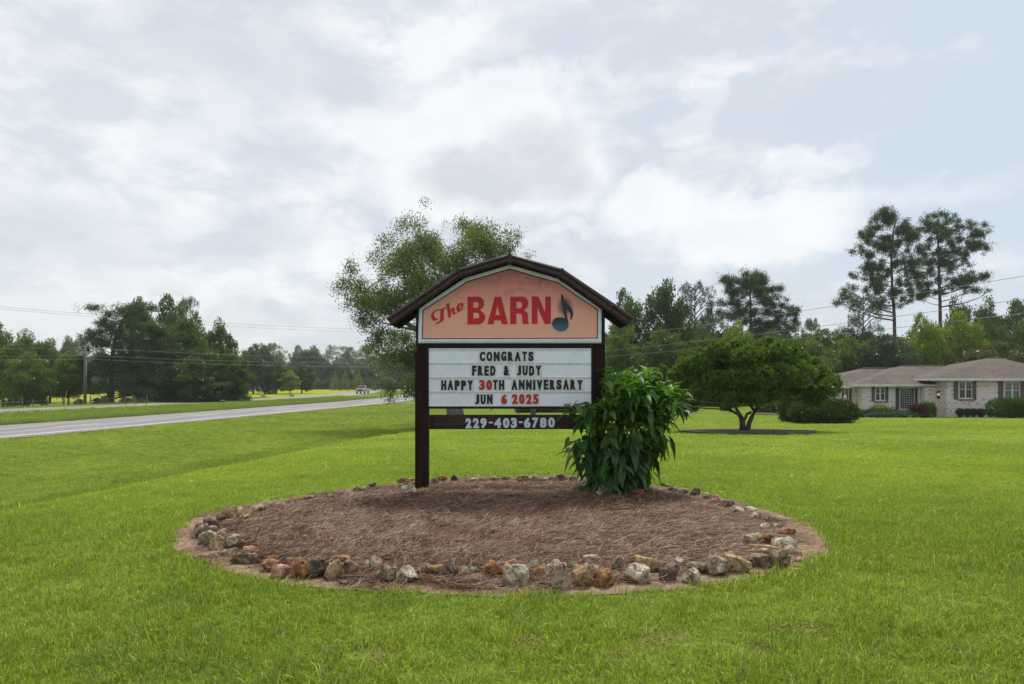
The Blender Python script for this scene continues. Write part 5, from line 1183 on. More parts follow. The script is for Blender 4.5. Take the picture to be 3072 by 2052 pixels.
# root flare
mb = MB(); x0 = (1366 - CX) / F * 45; z0 = tz(x0, 45)
for i in range(7):
    a = i * .9 + .2; mb.tube([(.45 * math.cos(a), .45 * math.sin(a), .45), (.72 * math.cos(a), .72 * math.sin(a), .12), (1.1 * math.cos(a), 1.1 * math.sin(a), -.05)], .22, .06, k=7)
e = [o for o in bpy.data.objects if o.name == 'elm_tree'][0]; mb.build('root_flare', M['bark_grey'], e, True)
hero_tree('elm_tree', 1580, 50, [(1583, 760, 22, 12), (1600, 772, 16, 12), (1570, 778, 14, 10), (1575, 850, 40, 50), (1560, 960, 60, 60), (1600, 1020, 70, 60), (1640, 1000, 50, 50)], [([(1600, 1245), (1598, 1100), (1590, 950), (1585, 850), (1582, 775)], .2, .02)], 'slim tree behind the sign whose topmost twigs show right of the roof peak', LM['elm'], M['bark_grey'], 9, 360, .16, .15, .06, 42, shell=.1, up=.6, rand=.7, twigs=10)

# ---- the glossy lawn tree
zz4 = lambda x, y, rx, ry, *a: (1780 + x / 2.904, 780 + y / 2.904, rx / 2.904, ry / 2.904, *a)
myr = [zz4(*a) for a in [(700, 1040, 100, 70), (790, 990, 110, 80), (880, 910, 110, 90), (930, 830, 80, 60), (1020, 800, 90, 60), (960, 960, 130, 100), (1130, 800, 100, 70), (1240, 760, 90, 60), (1370, 740, 110, 60), (1480, 770, 110, 60), (1600, 790, 110, 70), (1690, 760, 60, 50), (1110, 900, 140, 90), (1260, 880, 140, 100, -1.2), (1420, 880, 140, 100, -1.0), (1560, 900, 130, 90, -.8),
    (1720, 870, 120, 80), (1830, 880, 110, 80), (1920, 940, 100, 90), (1990, 1010, 90, 90), (2040, 1090, 70, 80), (1850, 1000, 130, 90), (1700, 1000, 140, 90, -1), (1500, 1020, 140, 90, -1.5), (1340, 1030, 150, 90, -1.6), (1180, 1040, 150, 90, -1.4), (1020, 1060, 130, 80, -1), (880, 1080, 120, 70), (740, 1120, 90, 50), (860, 1170, 80, 50), (1000, 1180, 110, 50, -1), (1150, 1190, 110, 60, -1.4), (1290, 1190, 90, 60, -1.6),
    (1440, 1140, 100, 60, -1.4), (1560, 1110, 90, 60), (1650, 1120, 90, 60), (1780, 1120, 110, 80), (1930, 1140, 100, 70), (2010, 1170, 60, 50), (1880, 1220, 90, 50), (870, 1290, 50, 28), (770, 1230, 40, 30), (1130, 1280, 50, 22), (1480, 1190, 50, 40, -.5), (1400, 960, 200, 110, .8), (1150, 960, 180, 110, .9), (1700, 980, 200, 110, .9)]]
p4 = lambda x, y, *a: (1780 + x / 2.904, 780 + y / 2.904, *a)
hero_tree('magnolia_tree', 2236, 26, myr, [([p4(1300, 1482), p4(1300, 1420), p4(1290, 1370)], .125, .10), ([p4(1345, 1482), p4(1358, 1420), p4(1385, 1360), p4(1405, 1320), p4(1450, 1260, -.1), p4(1490, 1190, -.2), p4(1540, 1080, -.2), p4(1600, 960, 0)], .095, .03), ([p4(1290, 1375), p4(1245, 1340, -.2), p4(1180, 1310, -.3), p4(1130, 1250, -.4), p4(1050, 1150, -.4), p4(960, 1060, -.3)], .07, .02),
    ([p4(1295, 1375), p4(1262, 1300, .2), p4(1250, 1200, .3), p4(1230, 1050, .3), p4(1220, 900, 0)], .065, .02), ([p4(1320, 1390), p4(1345, 1345, .1), p4(1390, 1325, .2)], .05, .045), ([p4(1405, 1320), p4(1380, 1250, .3), p4(1390, 1100, .3), p4(1400, 900, .3)], .06, .02), ([p4(1490, 1190, -.2), p4(1650, 1150, .1), p4(1800, 1080, .2), p4(1930, 1000, 0)], .045, .015)],
    'low spreading glossy evergreen tree on the lawn in its own mulch ring', LM['gloss'], M['bark'], 8, 12500, .10, .165, .048, 51, shell=.45, up=.7, out=.75, rand=.55, rosette=True, twigs=7, dz=.85, gap=.0, split=2, grow=1.0)
TREE_D = 26
M['mulch'] = pbr('dark_mulch', (.085, .058, .042), .95, .5, 18, .9, 60, dirt=(.24, .17, .12), dscale=7)
def sheet(name, cx, cy, rx, ry, dz, mat, n=64, k=8, jag=.04):
    V = []; Fc = []
    for j in range(k + 1):
        for i in range(n):
            a = 6.28318 * i / n; q_ = j / k * (1 + jag * math.sin(a * 5 + 1) * (j / k) + jag * .6 * math.sin(a * 11)); x, y = cx + rx * q_ * math.cos(a), cy + ry * q_ * math.sin(a); V.append((x, y, tz(x, y) + dz + (.04 * (1 - (j / k) ** 2))))
    for j in range(k):
        for i in range(n): a, b = j * n + i, j * n + (i + 1) % n; Fc.append((a, a + n, b + n, b))
    return tag(link(name, np_mesh(name, V, Fc, [mat], True)), kind='structure')
sheet('mulch_ring', TREE[0] + .05, 26.0, 2.55, 2.5, .05, M['mulch'])
sheet('mulch_ring', (2300 - CX) / F * 62, 62, 1.6, 2.0, .05, M['mulch'])
sheet('mulch_ring', (1372 - CX) / F * 45, 45, 2.2, 2.6, .03, M['mulch'])
# ------------------------------------------------------------------ the leafy shrub at the right post
def big_leaf(L, W, curl, fold, seed, mat):
    r = np.random.default_rng(seed); V = []; Fc = []; n = 5
    prof = [.10, .62, 1.0, .82, .45, .03]
    for i in range(n + 1):
        t = i / n; x = L * t; z = -curl * L * t ** 1.7 + .02 * L * math.sin(t * 9); w_ = W / 2 * prof[i]; y0 = .04 * L * math.sin(t * 3 + seed)
        V += [(x, y0 - w_, z + fold * w_), (x, y0, z), (x, y0 + w_, z + fold * w_ + .03 * W * math.sin(t * 11))]
    for i in range(n):
        b = i * 3; Fc += [(b, b + 1, b + 4, b + 3), (b + 1, b + 2, b + 5, b + 4)]
    return np_mesh('leaf', V, Fc, [mat], True)
def shrub_leaf_mat(name, col, trans):
    m, n, out = new_mat(name)
    ob = n.node('ShaderNodeObjectInfo').outputs['Random']; isl = n.node('ShaderNodeNewGeometry').outputs['Random Per Island']; rr = n.math('FRACT', n.math('ADD', ob, isl))
    hs = n.node('ShaderNodeHueSaturation'); n.put(hs.inputs['Color'], col); n.put(hs.inputs['Value'], n.math('ADD', .55, n.math('MULTIPLY', rr, .95))); n.put(hs.inputs['Hue'], n.math('ADD', .485, n.math('MULTIPLY', n.math('FRACT', n.math('MULTIPLY', rr, 9)), .03)))
    b = n.node('ShaderNodeBsdfPrincipled'); n.put(b.inputs['Base Color'], hs.outputs[0]); b.inputs['Roughness'].default_value = .42; b.inputs['Specular IOR Level'].default_value = .45
    bp = n.node('ShaderNodeBump'); bp.inputs['Strength'].default_value = .35; bp.inputs['Distance'].default_value = .004
    tc = n.node('ShaderNodeTexCoord').outputs['Object']; wv = n.node('ShaderNodeTexWave', wave_type='BANDS', bands_direction='X'); n.put(wv.inputs['Vector'], tc); wv.inputs['Scale'].default_value = 14; wv.inputs['Distortion'].default_value = 2
    n.put(bp.inputs['Height'], wv.outputs['Fac']); n.l.new(bp.outputs[0], b.inputs['Normal'])
    t = n.node('ShaderNodeBsdfTranslucent'); n.put(t.inputs[0], n.mix(1.0, hs.outputs[0], (1.5, 1.5, .5), 'MULTIPLY'))
    mx = n.node('ShaderNodeMixShader'); mx.inputs[0].default_value = trans; n.l.new(b.outputs[0], mx.inputs[1]); n.l.new(t.outputs[0], mx.inputs[2]); n.l.new(mx.outputs[0], out.inputs[0]); return m
M['leaf_old'] = shrub_leaf_mat('mature_shrub_leaf', (.046, .120, .026), .27); M['leaf_young'] = shrub_leaf_mat('young_shrub_leaf', (.125, .265, .028), .42)
M['stem'] = pbr('green_stem', (.10, .14, .04), .6, .3, 10)
shrub = thing('flowering_shrub', (P(1850, 1480, 8.62)[0], 8.62, .02), 'tall leafy green shrub with large drooping leaves growing against the right post of the sign', 'shrub')
def SPt(px, py, dy=0.0): v = P(px, py, 8.62 + dy); return v - Vector(shrub.location)
def SR(a): return a / F * 8.62
sblobs = [(1870, 1175, 120, 62, .0), (1800, 1150, 50, 35, -.05), (1900, 1140, 75, 38, .05), (1840, 1225, 110, 50, -.1), (1970, 1190, 62, 40, -.05), (2020, 1180, 34, 22, -.1), (1930, 1245, 90, 50, -.05), (1755, 1228, 52, 28, -.32), (1720, 1218, 26, 14, -.38), (1775, 1255, 50, 30, -.2),
          (1860, 1300, 110, 60, -.1), (1745, 1325, 42, 44, -.12), (1760, 1365, 40, 35, -.1), (1930, 1320, 62, 60, 0), (1850, 1380, 80, 55, -.1), (1790, 1420, 42, 45, -.1), (1905, 1400, 45, 55, 0), (1850, 1445, 66, 36, -.12), (1925, 1430, 22, 36, .05), (2035, 1215, 26, 26, 0), (1960, 1250, 40, 60, 0)]
r = np.random.default_rng(77)
bl = [(*SPt(a, b, dy), SR(rx_) * .92, min(SR(rx_), .42), SR(ry_) * .92) for a, b, rx_, ry_, dy in sblobs]
c, dvec, kidx = blob_clusters(bl, 820, r, .4)
mb = MB(); ends = []
for i in range(26):
    e = Vector(c[i * 12]); b0 = Vector((r.normal(0, .07), r.normal(0, .06), -.02)); mb.tube([b0, b0.lerp(e, .4) + Vector((0, 0, .12)), b0.lerp(e, .75) + Vector((0, 0, .06)), e], .013, .005, k=5, cap=False)
mb.build('stem', M['stem'], shrub, True)
LV = {('o', k_): big_leaf(.245, .088, .25 + .12 * k_, .35, 3 + k_, M['leaf_old']) for k_ in range(4)}; LV.update({('y', k_): big_leaf(.125, .040, .22 + .15 * k_, .45, 13 + k_, M['leaf_young']) for k_ in range(3)})
LV.update({('m', k_): big_leaf(.18, .062, .25 + .15 * k_, .35, 23 + k_, M['leaf_young' if k_ == 2 else 'leaf_old']) for k_ in range(3)})
cand = []
from mathutils import Matrix
for i in range(len(c)):
    ci = Vector(c[i]); out = Vector(dvec[i]); hfrac = (ci.z) / 1.55; n = 5 if hfrac > .45 else 4
    a0_ = r.uniform(0, 6.28); tip = SPt(0, 0).z
    for j in range(n):
        a = a0_ + j * 2.4; y_ = hfrac > .5 and (out.z > .1 or r.uniform() < .35)
        kind = ('y', int(r.integers(0, 3))) if (y_ and hfrac > .5 and r.uniform() < .85) else (('m', int(r.integers(0, 3))) if hfrac > .5 else ('o', int(r.integers(0, 4))))
        el = r.uniform(.0, .7) if kind[0] == 'y' else (r.uniform(-.8, .5) if hfrac > .55 else r.uniform(-1.45, .15))
        if hfrac < .55 and out.y > .3 and r.uniform() < .3: continue
        ao = math.atan2(out.y, out.x); a = a if kind[0] == 'y' else ao + r.normal(0, 1.15)
        if hfrac < .55 and r.uniform() < .38: continue
        dirv = Vector((math.cos(a) * math.cos(el), math.sin(a) * math.cos(el), math.sin(el)))
        pos = ci + Vector(r.normal(0, .04, 3)); s = r.uniform(.55, 1.3)
        tw = pos + Vector(shrub.location) + dirv * .1; qx, qy = CX + tw.x / tw.y * F, HZ - (tw.z - CH) / tw.y * F
        if qx < 1808 and qy < 1203: continue
        if qx < 1730 and not (1205 < qy < 1245 or 1285 < qy < 1395): continue
        rot = dirv.to_track_quat('X', 'Z').to_euler(); cand.append((pos, rot, s, kind, pos.y - .3 * pos.z))
cand.sort(key=lambda q_: q_[4])
V = []; FcO = []; FcY = []
for i, (pos, rot, s, kind, _) in enumerate(cand):
    if i < 290:
        o = bpy.data.objects.new('leaf', LV[kind]); COL.objects.link(o); o.parent = shrub; o.location = pos; o.rotation_euler = rot; o.scale = (s, s, s)
    else:
        me = LV[kind]; v = np.zeros(len(me.vertices) * 3); me.vertices.foreach_get('co', v); v = v.reshape(-1, 3) * s; v = v @ np.array(rot.to_matrix()).T + np.array(pos); b = len(V); V += v.tolist()
        (FcY if me.materials[0] is M['leaf_young'] else FcO).extend([tuple(p_ + b for p_ in p.vertices) for p in me.polygons])
inner = link('leaves', np_mesh('leaves', V, FcO + FcY, [M['leaf_old'], M['leaf_young']], True, [0] * len(FcO) + [1] * len(FcY)), shrub); inner['kind'] = 'stuff'
# weeds in the straw
def weed(px, py, h, n, label, mat):
    d = CH * F / (py - HZ); t = thing('weed', ((px - CX) / F * d, d, float(bed_z((px - CX) / F * d, d)) + .01), label, 'weed'); rr = np.random.default_rng(int(px)); mb = MB()
    for i in range(3): mb.tube([(0, 0, 0), (rr.normal(0, .01), rr.normal(0, .01), h * .5), (rr.normal(0, .03), rr.normal(0, .02), h)], .0015, .0008, k=4)
    mb.build('stem', M['stem'], t)
    C = rr.normal(0, 1, (n, 3)) * np.array([.025 + h * .25, .02 + h * .2, h * .3]) + np.array([0, 0, h * .6]); C[:, 2] = np.abs(C[:, 2])
    V, Fq = leaf_quads(C, rr.normal(size=(n, 3)) + np.array([0, 0, .5]), .022, .011, rr); link('leaves', np_mesh('leaves', V, Fq, [mat]), t)
weed(1955, 1590, .11, 46, 'wispy weed with seed stems right of centre in the straw', LM['silver']); weed(1572, 1604, .03, 10, 'small two-leaved seedling near the middle of the straw', LM['lime']); weed(1392, 1545, .04, 26, 'patch of tiny light green seedlings in front of the left post', LM['lime'])
weed(985, 1504, .05, 14, 'bright weed beside a half-buried dark stone, back left of the bed', LM['lime']); weed(1355, 1508, .04, 10, 'tiny weed just right of the left post foot', LM['lime']); weed(1787, 1540, .03, 8, 'tiny sprout in front of the shrub', LM['lime']); weed(812, 1573, .04, 16, 'yellow-green sprout by the upper left rocks', LM['lime'])

# ------------------------------------------------------------------ the brick house
house = thing('brick_house', (0, 0, 0), 'low white brick ranch house with brown shingle roofs and dark shutters at the right', 'house')
HS = 3.7152
def hx(zx, d): return (2440 + zx / HS - CX) / F * d
def hz(zy, d): return CH - (1040 + zy / HS - HZ) / F * d
def brick_mat():
    m, n, out = new_mat('white_brick')
    pos = n.node('ShaderNodeNewGeometry').outputs['Position']; sp = n.node('ShaderNodeSeparateXYZ'); n.put(sp.inputs[0], pos)
    cb = n.node('ShaderNodeCombineXYZ'); n.put(cb.inputs[0], n.math('ADD', sp.outputs[0], sp.outputs[1])); n.put(cb.inputs[1], sp.outputs[2])
    b = n.node('ShaderNodeTexBrick'); n.put(b.inputs['Vector'], cb.outputs[0])
    for k_, v_ in (('Scale', 1), ('Mortar Size', .006), ('Mortar Smooth', .3), ('Brick Width', .225), ('Row Height', .078), ('Bias', 0)): b.inputs[k_].default_value = v_
    b.inputs['Color1'].default_value = (0, 0, 0, 1); b.inputs['Color2'].default_value = (1, 1, 1, 1); b.inputs['Mortar'].default_value = (.2, .2, .2, 1)
    c = n.ramp(b.outputs['Color'], [(0, (.68, .62, .56)), (.45, (.76, .71, .65)), (.86, (.73, .67, .61)), (.94, (.50, .38, .31)), (1, (.30, .21, .17))], 'LINEAR')
    c = n.mix(b.outputs['Fac'], c, (.62, .59, .55))
    c = n.mix(n.maprange(n.math('ADD', sp.outputs[2], n.math('MULTIPLY', n.noise(pos, 1.3, 4, .6), .7)), -.75, -.25, .6, 0), c, (.60, .50, .38))
    p = n.node('ShaderNodeBsdfPrincipled'); n.put(p.inputs['Base Color'], c); p.inputs['Roughness'].default_value = .85
    bp = n.node('ShaderNodeBump'); bp.inputs['Strength'].default_value = .6; bp.inputs['Distance'].default_value = .01; n.put(bp.inputs['Height'], n.math('SUBTRACT', 1, b.outputs['Fac'])); n.l.new(bp.outputs[0], p.inputs['Normal'])
    n.l.new(p.outputs[0], out.inputs[0]); return m
def shingle_mat():
    m, n, out = new_mat('shingles')
    pos = n.node('ShaderNodeNewGeometry').outputs['Position']; sp = n.node('ShaderNodeSeparateXYZ'); n.put(sp.inputs[0], pos)
    cb = n.node('ShaderNodeCombineXYZ'); n.put(cb.inputs[0], sp.outputs[0]); n.put(cb.inputs[1], n.math('MULTIPLY', sp.outputs[2], 2.7))
    b = n.node('ShaderNodeTexBrick'); n.put(b.inputs['Vector'], cb.outputs[0])
    for k_, v_ in (('Scale', 1), ('Mortar Size', .012), ('Brick Width', .33), ('Row Height', .16)): b.inputs[k_].default_value = v_
    b.inputs['Color1'].default_value = (.072, .053, .042, 1); b.inputs['Color2'].default_value = (.125, .096, .076, 1); b.inputs['Mortar'].default_value = (.07, .06, .055, 1)
    c = n.mix(n.maprange(n.noise(n.mapping(pos, scale=(.5, .5, 1)), .8, 5, .65), .42, .70, 0, .6), b.outputs['Color'], (.15, .13, .10))
    p = n.node('ShaderNodeBsdfPrincipled'); n.put(p.inputs['Base Color'], c); p.inputs['Roughness'].default_value = .9; n.l.new(p.outputs[0], out.inputs[0]); return m
M['brick'] = brick_mat(); M['shingle'] = shingle_mat(); M['fascia'] = pbr('white_fascia', (.66, .65, .60), .5, .08, 2, dirt=(.45, .43, .38), dscale=3)
M['bar'] = pbr('grey_bar', (.20, .20, .19), .5); M['shutter'] = pbr('brown_shutter', (.105, .075, .062), .6, .1, 4); M['frame'] = pbr('window_frame', (.60, .59, .55), .45, .06, 5)
def glass_mat(name, c):
    m, n, out = new_mat(name); p = n.node('ShaderNodeBsdfPrincipled'); f = n.noise(n.node('ShaderNodeTexCoord').outputs['Object'], 2.5, 3, .5)
    n.put(p.inputs['Base Color'], n.mix(n.maprange(f, .4, .65), c, tuple(x * 2 for x in c))); p.inputs['Roughness'].default_value = .06; p.inputs['Specular IOR Level'].default_value = .8; n.l.new(p.outputs[0], out.inputs[0]); return m
M['glass'] = glass_mat('window_glass', (.012, .016, .018)); M['curtain_glass'] = glass_mat('curtained_glass', (.075, .085, .085)); M['sill_brick'] = pbr('sill_brick', (.30, .20, .15), .85, .3, 9)
GR = -1.45; D_R, D_M, D_L, D_E = 50.0, 51.5, 52.5, 51.0
def hbox(name, zx0, zx1, zy0, zy1, d, y0, y1, mat, parent=house, bevel=0):
    return MB().box(hx(zx0, d), hx(zx1, d), d + y0, d + y1, hz(zy1, d), hz(zy0, d)).build(name, mat, parent, bevel=bevel)
def wall(zx0, zx1, zy0, d, depth): return MB().box(hx(zx0, d), hx(zx1, d), d, d + depth, GR, hz(zy0, d)).build('wall', M['brick'], house)
wall(1485, 3000, 372, D_R, 9.5); wall(1240, 1482, 450, D_E, 8); wall(545, 900, 440, D_M, 8); wall(898, 1244, 440, D_M + .45, 7.4); wall(100, 540, 452, D_L, 7)
hbox('soffit_board', 895, 1187, 449, 459, D_M, -.04, .44, M['fascia']); hbox('trim_post', 897, 914, 459, 712, D_M, .0, .12, M['fascia']); hbox('trim_post', 1172, 1188, 459, 640, D_M, .0, .12, M['fascia'])
# roofs: eave corners and ridges
def roof(x0, x1, ye, ze, xr0, xr1, yr, zr_, yb, over=.25):
    mb = MB(); v = [(x0, ye, ze), (x1, ye, ze), (xr1, yr, zr_), (xr0, yr, zr_), (x0, yb, ze), (x1, yb, ze)]
    mb.add(v, [(0, 1, 2, 3), (4, 3, 2, 5), (0, 3, 4), (1, 5, 2), (0, 4, 5, 1)]); rf = mb.build('roof', M['shingle'], house)
    h = .17
    f = MB(); f.box(x0, x1, ye - .015, ye + .03, ze - h, ze - .002); f.box(x0 - .02, x0 + .028, ye + .032, yb, ze - h, ze - .002); f.build('fascia', M['fascia'], rf)
    MB().box(x0 + .03, x1, ye + .032, yb, ze - h + .01, ze - h + .03).build('soffit', M['fascia'], rf)
    MB().tube([(xr0, yr, zr_ + .01), (xr1, yr, zr_ + .01)], .07, k=6).build('ridge_cap', pbr('ridge_cap', (.09, .08, .075), .8), rf)
    return rf
e = D_R - .55; xe0, xe1 = hx(1362, e), hx(3100, e); roof(xe0, xe1, e, hz(352, e), hx(1952, 54.5), xe1 - 3, 54.5, hz(128, 54.5), 60)
e = D_M - .5; roof(hx(490, e), hx(1492, e) , e, hz(418, e), hx(978, 55.6), hx(1900, 55.6), 55.6, hz(216, 55.6), 60)
e = D_L - .5; roof(hx(60, e), hx(900, e), e, hz(437, e), hx(542, 56.2), hx(1100, 56.2), 56.2, hz(243, 56.2), 60)
def window(zx0, zx1, zy0, zy1, d, cols, rail, glass, grid=None, brick=True, sx0=None):
    x0, x1, z1, z0 = hx(zx0, d), hx(zx1, d), hz(zy0, d), hz(zy1, d); fw = .06
    w_ = MB(); y0, y1 = d - .03, d + .05
    w_.box(x0, x0 + fw, y0, y1, z0, z1); w_.box(x1 - fw, x1, y0, y1, z0, z1); w_.box(x0 + fw, x1 - fw, y0, y1, z1 - fw, z1); w_.box(x0 + fw, x1 - fw, y0, y1, z0, z0 + fw)
    cw = (x1 - x0 - fw * 2) / cols
    for i in range(1, cols): xx = x0 + fw + cw * i; w_.box(xx - .055, xx + .055, y0 + .002, y1, z0 + fw, z1 - fw)
    wo_ = w_.build('window', M['frame'], house)
    zr_ = hz(rail, d) if rail else None
    for i in range(cols):
        a, b = x0 + fw + cw * i + (.055 if i else 0), x0 + fw + cw * (i + 1) - (.055 if i < cols - 1 else 0)
        if rail:
            MB().box(a, b, d - .005, d - .0, z0 + fw, zr_ - .02).build('pane', glass, wo_); MB().box(a, b, d - .012, d - .007, zr_ + .02, z1 - fw).build('pane', glass, wo_)
            MB().box(a, b, y0 + .004, d + .02, zr_ - .02, zr_ + .02).build('rail', M['frame'], wo_)
            if grid:
                gm = MB()
                for (za, zb) in ((z0 + fw, zr_ - .02), (zr_ + .02, z1 - fw)):
                    gm.box((a + b) / 2 - .010, (a + b) / 2 + .010, d - .020, d - .014, za, zb); gm.box(a, b, d - .024, d - .0205, (za + zb) / 2 - .010, (za + zb) / 2 + .010)
                gm.build('glazing_bar', M['bar'], wo_)
        else:
            nc, nr = grid
            for u_ in range(nc):
                for v_ in range(nr):
                    pw, ph = (b - a) / nc, (z1 - z0 - 2 * fw) / nr; MB().box(a + pw * u_ + .02, a + pw * (u_ + 1) - .02, d - .006, d - .001, z0 + fw + ph * v_ + .02, z0 + fw + ph * (v_ + 1) - .02).build('pane', glass, wo_)
            gm = MB(); gm.box(a, b, d - .001, d - .0002, z0 + fw, z1 - fw); gm.build('lattice', pbr('lattice', (.42, .44, .40), .5), wo_)
    MB().box(x0 - .05, x1 + .05, d - .09, d - .031, z0 - .03, z0 + .03).build('sill', M['frame'], wo_)
    if brick: MB().box(x0 - .12, x1 + .1, d - .07, d - .002, z0 - .14, z0 - .033).build('brick_sill', M['sill_brick'], wo_)
def shutter(zx0, zx1, zy0, zy1, d):
    x0, x1, z1, z0 = hx(zx0, d), hx(zx1, d), hz(zy0, d), hz(zy1, d); s = MB(); t = .06
    s.box(x0, x1, d - .04, d - .002, z0, z1); zm = (z0 + z1) / 2
    for a, b in ((z0, z0 + t * 1.5), (zm - t * .7, zm + t * .7), (z1 - t, z1)): s.box(x0 + t, x1 - t, d - .055, d - .041, a, b)
    s.box(x0, x0 + t, d - .055, d - .041, z0, z1); s.box(x1 - t, x1, d - .055, d - .041, z0, z1)
    s.build('shutter', M['shutter'], house)
window(1620, 1768, 387, 578, D_R, 2, 474, M['glass'], True); shutter(1563, 1607, 387, 585, D_R); shutter(1770, 1812, 387, 595, D_R)
window(2128, 2302, 390, 592, D_R, 2, 487, M['curtain_glass'], True); shutter(2060, 2112, 390, 600, D_R); shutter(2306, 2352, 390, 600, D_R)
window(690, 798, 447, 602, D_M, 2, 520, M['glass'], True); shutter(650, 680, 447, 608, D_M); shutter(800, 832, 450, 620, D_M)
window(958, 1130, 461, 702, D_M + .45, 1, None, M['glass'], (6, 9)); shutter(916, 951, 459, 712, D_M + .45); shutter(1131, 1168, 460, 640, D_M + .45)
window(348, 396, 466, 612, D_L, 1, 535, M['glass'], True); shutter(318, 342, 466, 605, D_L); shutter(398, 423, 466, 625, D_L); shutter(226, 247, 466, 605, D_L)
# wall lantern (lit in the photograph)
lx, ly, lz = hx(1385, D_E), D_E, hz(530, D_E)
lan = MB(); lan.prism([(lx - .14, lz + .10), (lx + .14, lz + .10), (lx + .05, lz + .24), (lx - .05, lz + .24)], ly - .26, ly - .04); lan.box(lx - .03, lx + .03, ly - .06, ly - .001, lz - .1, lz + .2); lan.prism([(lx - .04, lz - .32), (lx + .04, lz - .32), (lx + .10, lz - .11), (lx - .10, lz - .11)], ly - .22, ly - .06)
lo = lan.build('wall_lantern', M['black'], house)
m, n, out = new_mat('lamp_glow'); em = n.node('ShaderNodeEmission'); em.inputs[0].default_value = (1, .62, .22, 1); em.inputs[1].default_value = .28; n.l.new(em.outputs[0], out.inputs[0])
MB().box(lx - .07, lx + .07, ly - .20, ly - .08, lz - .108, lz + .098).build('lantern_glass', m, lo)
# mulch bed and planting in front of the house
def flat(name, pts, dz, mat, k=10):
    cx_, cy_ = sum(p[0] for p in pts) / len(pts), sum(p[1] for p in pts) / len(pts); V = []; n = len(pts); Fc = []
    for j in range(k + 1):
        for p in pts: x, y = cx_ + (p[0] - cx_) * j / k, cy_ + (p[1] - cy_) * j / k; V.append((x, y, tz(x, y) + dz))
    for j in range(k):
        for i in range(n): a, b = j * n + i, j * n + (i + 1) % n; Fc.append((a, a + n, b + n, b))
    return tag(link(name, np_mesh(name, V, Fc, [mat], True)), kind='structure')
M['red_mulch'] = pbr('red_mulch', (.20, .105, .07), .95, .35, 8, .6, 40)
flat('mulch_bed', [(28.5, 50.9), (30.5, 48.2), (33, 46.4), (38, 43.6), (42, 43.0), (48, 43), (48, 49.9), (31.9, 49.9), (31.7, 50.9)], .05, M['red_mulch'])
def bush(px, top, wpx, d, mat, label, n=700, leaf=.09, squash=1.0, name='shrub', group=None, stemmed=False, per=9, cubic=False, sil=None, dep=None):
    x0 = (px - CX) / F * d; z0 = tz(x0, d); H = CH + (HZ - top) / F * d - z0; W = wpx / F * d; dp = dep or W
    t = thing(name, (x0, d, z0), label, 'shrub', group); rr = np.random.default_rng(int(px * 3 + top))
    if stemmed: bl = [(0, 0, H * .68, W * .48, W * .45, H * .30), (0, 0, H * .42, W * .22, W * .2, H * .25)]
    elif cubic: bl = [(W * .22 * i, dp * .2 * j, H * .55, W * .30, dp * .3, H * .46) for i in (-1, 0, 1) for j in (-1, 1)]
    else: bl = [(W * .26 * math.cos(i), dp * .25 * math.sin(i), H * (.38 + .16 * math.sin(i * 2.3)), W * .27, dp * .27, H * .42) for i in range(7)] + [(0, 0, H * .55, W * .33, dp * .3, H * .45)]
    V, Fq, c = crown_geo(bl, n, per, leaf * .6, leaf, leaf * .5, int(px), shell=.8 if cubic else .6, up=.4, rand=.8)
    V[:, 2] = np.maximum(V[:, 2], .01); mb = MB()
    for i in range(4): a = i * 1.57 + .4; mb.tube([(0, 0, -.05), (W * .1 * math.cos(a), dp * .1 * math.sin(a), H * .35), (W * .2 * math.cos(a), dp * .2 * math.sin(a), H * .6)], W * .03 + .01, .01, k=5)
    mb.build('stems', M['bark'], t, True); link('foliage', np_mesh('foliage', V, Fq, [mat]), t); return t
hp = lambda zx, zy: (2440 + zx / HS, 1040 + zy / HS)
def hb(zx0, zx1, zy0, d, mat, label, **kw): p = hp((zx0 + zx1) / 2, zy0); return bush(p[0], p[1], (zx1 - zx0) / HS, d, mat, label, **kw)
for (a, b, lab) in [(1597, 1682, 'leftmost clipped boxwood on the mulch by the first right-wing window'), (1680, 1757, 'second clipped boxwood from the left on the house mulch'), (1755, 1815, 'smallest clipped boxwood, in the middle of the five by the house'), (1812, 1926, 'widest clipped boxwood of the five by the house'), (1930, 2022, 'clipped boxwood partly hidden by the big rounded hedge')]:
    hb(a, b, 697, 48.6, LM['box'], lab, stemmed=True, n=420, leaf=.07, group='clipped boxwoods before the house')
hb(2002, 2400, 583, 44.5, LM['box'], 'large rounded clipped hedge at the right edge by the house', n=2600, leaf=.08, cubic=True, dep=2.2)
hb(2405, 2700, 600, 45, LM['box'], 'clipped hedge just outside the right edge', n=1200, leaf=.09, cubic=True, dep=2.2)
hb(1190, 1352, 615, 49.3, LM['oak'], 'round dark green shrub right of the lattice window', n=900, leaf=.09)
hb(1066, 1276, 628, 48.3, LM['burg'], 'burgundy-leaved shrub under the lattice window', n=900, leaf=.08)
hb(640, 842, 650, 50.2, LM['yellow'], 'yellow-green shrub below the middle window', n=500, leaf=.12)
hb(470, 1000, 722, 49.8, LM['juniper'], 'spreading dark juniper along the middle wall', n=1500, leaf=.16, dep=1.4)
hb(610, 1290, 752, 48.2, LM['juniper'], 'blue-green creeping juniper in front of the darker one', n=1700, leaf=.14, dep=1.4)
bush(2470, 1198, 192, 35.5, LM['azalea'], 'wide dark mounded shrub between the glossy lawn tree and the house', n=4200, leaf=.11, dep=2.4)
bush(2385, 1175, 90, 37.5, LM['azalea'], 'dark shrub behind the glossy lawn tree right side', n=1500, leaf=.12, dep=1.6)
orn = thing('garden_ornament', (hx(355, 48), 48, tz(hx(355, 48), 48)), 'grey garden ornament on a stake in front of the left window', 'ornament'); hgt = hz(545, 48) - orn.location[2]
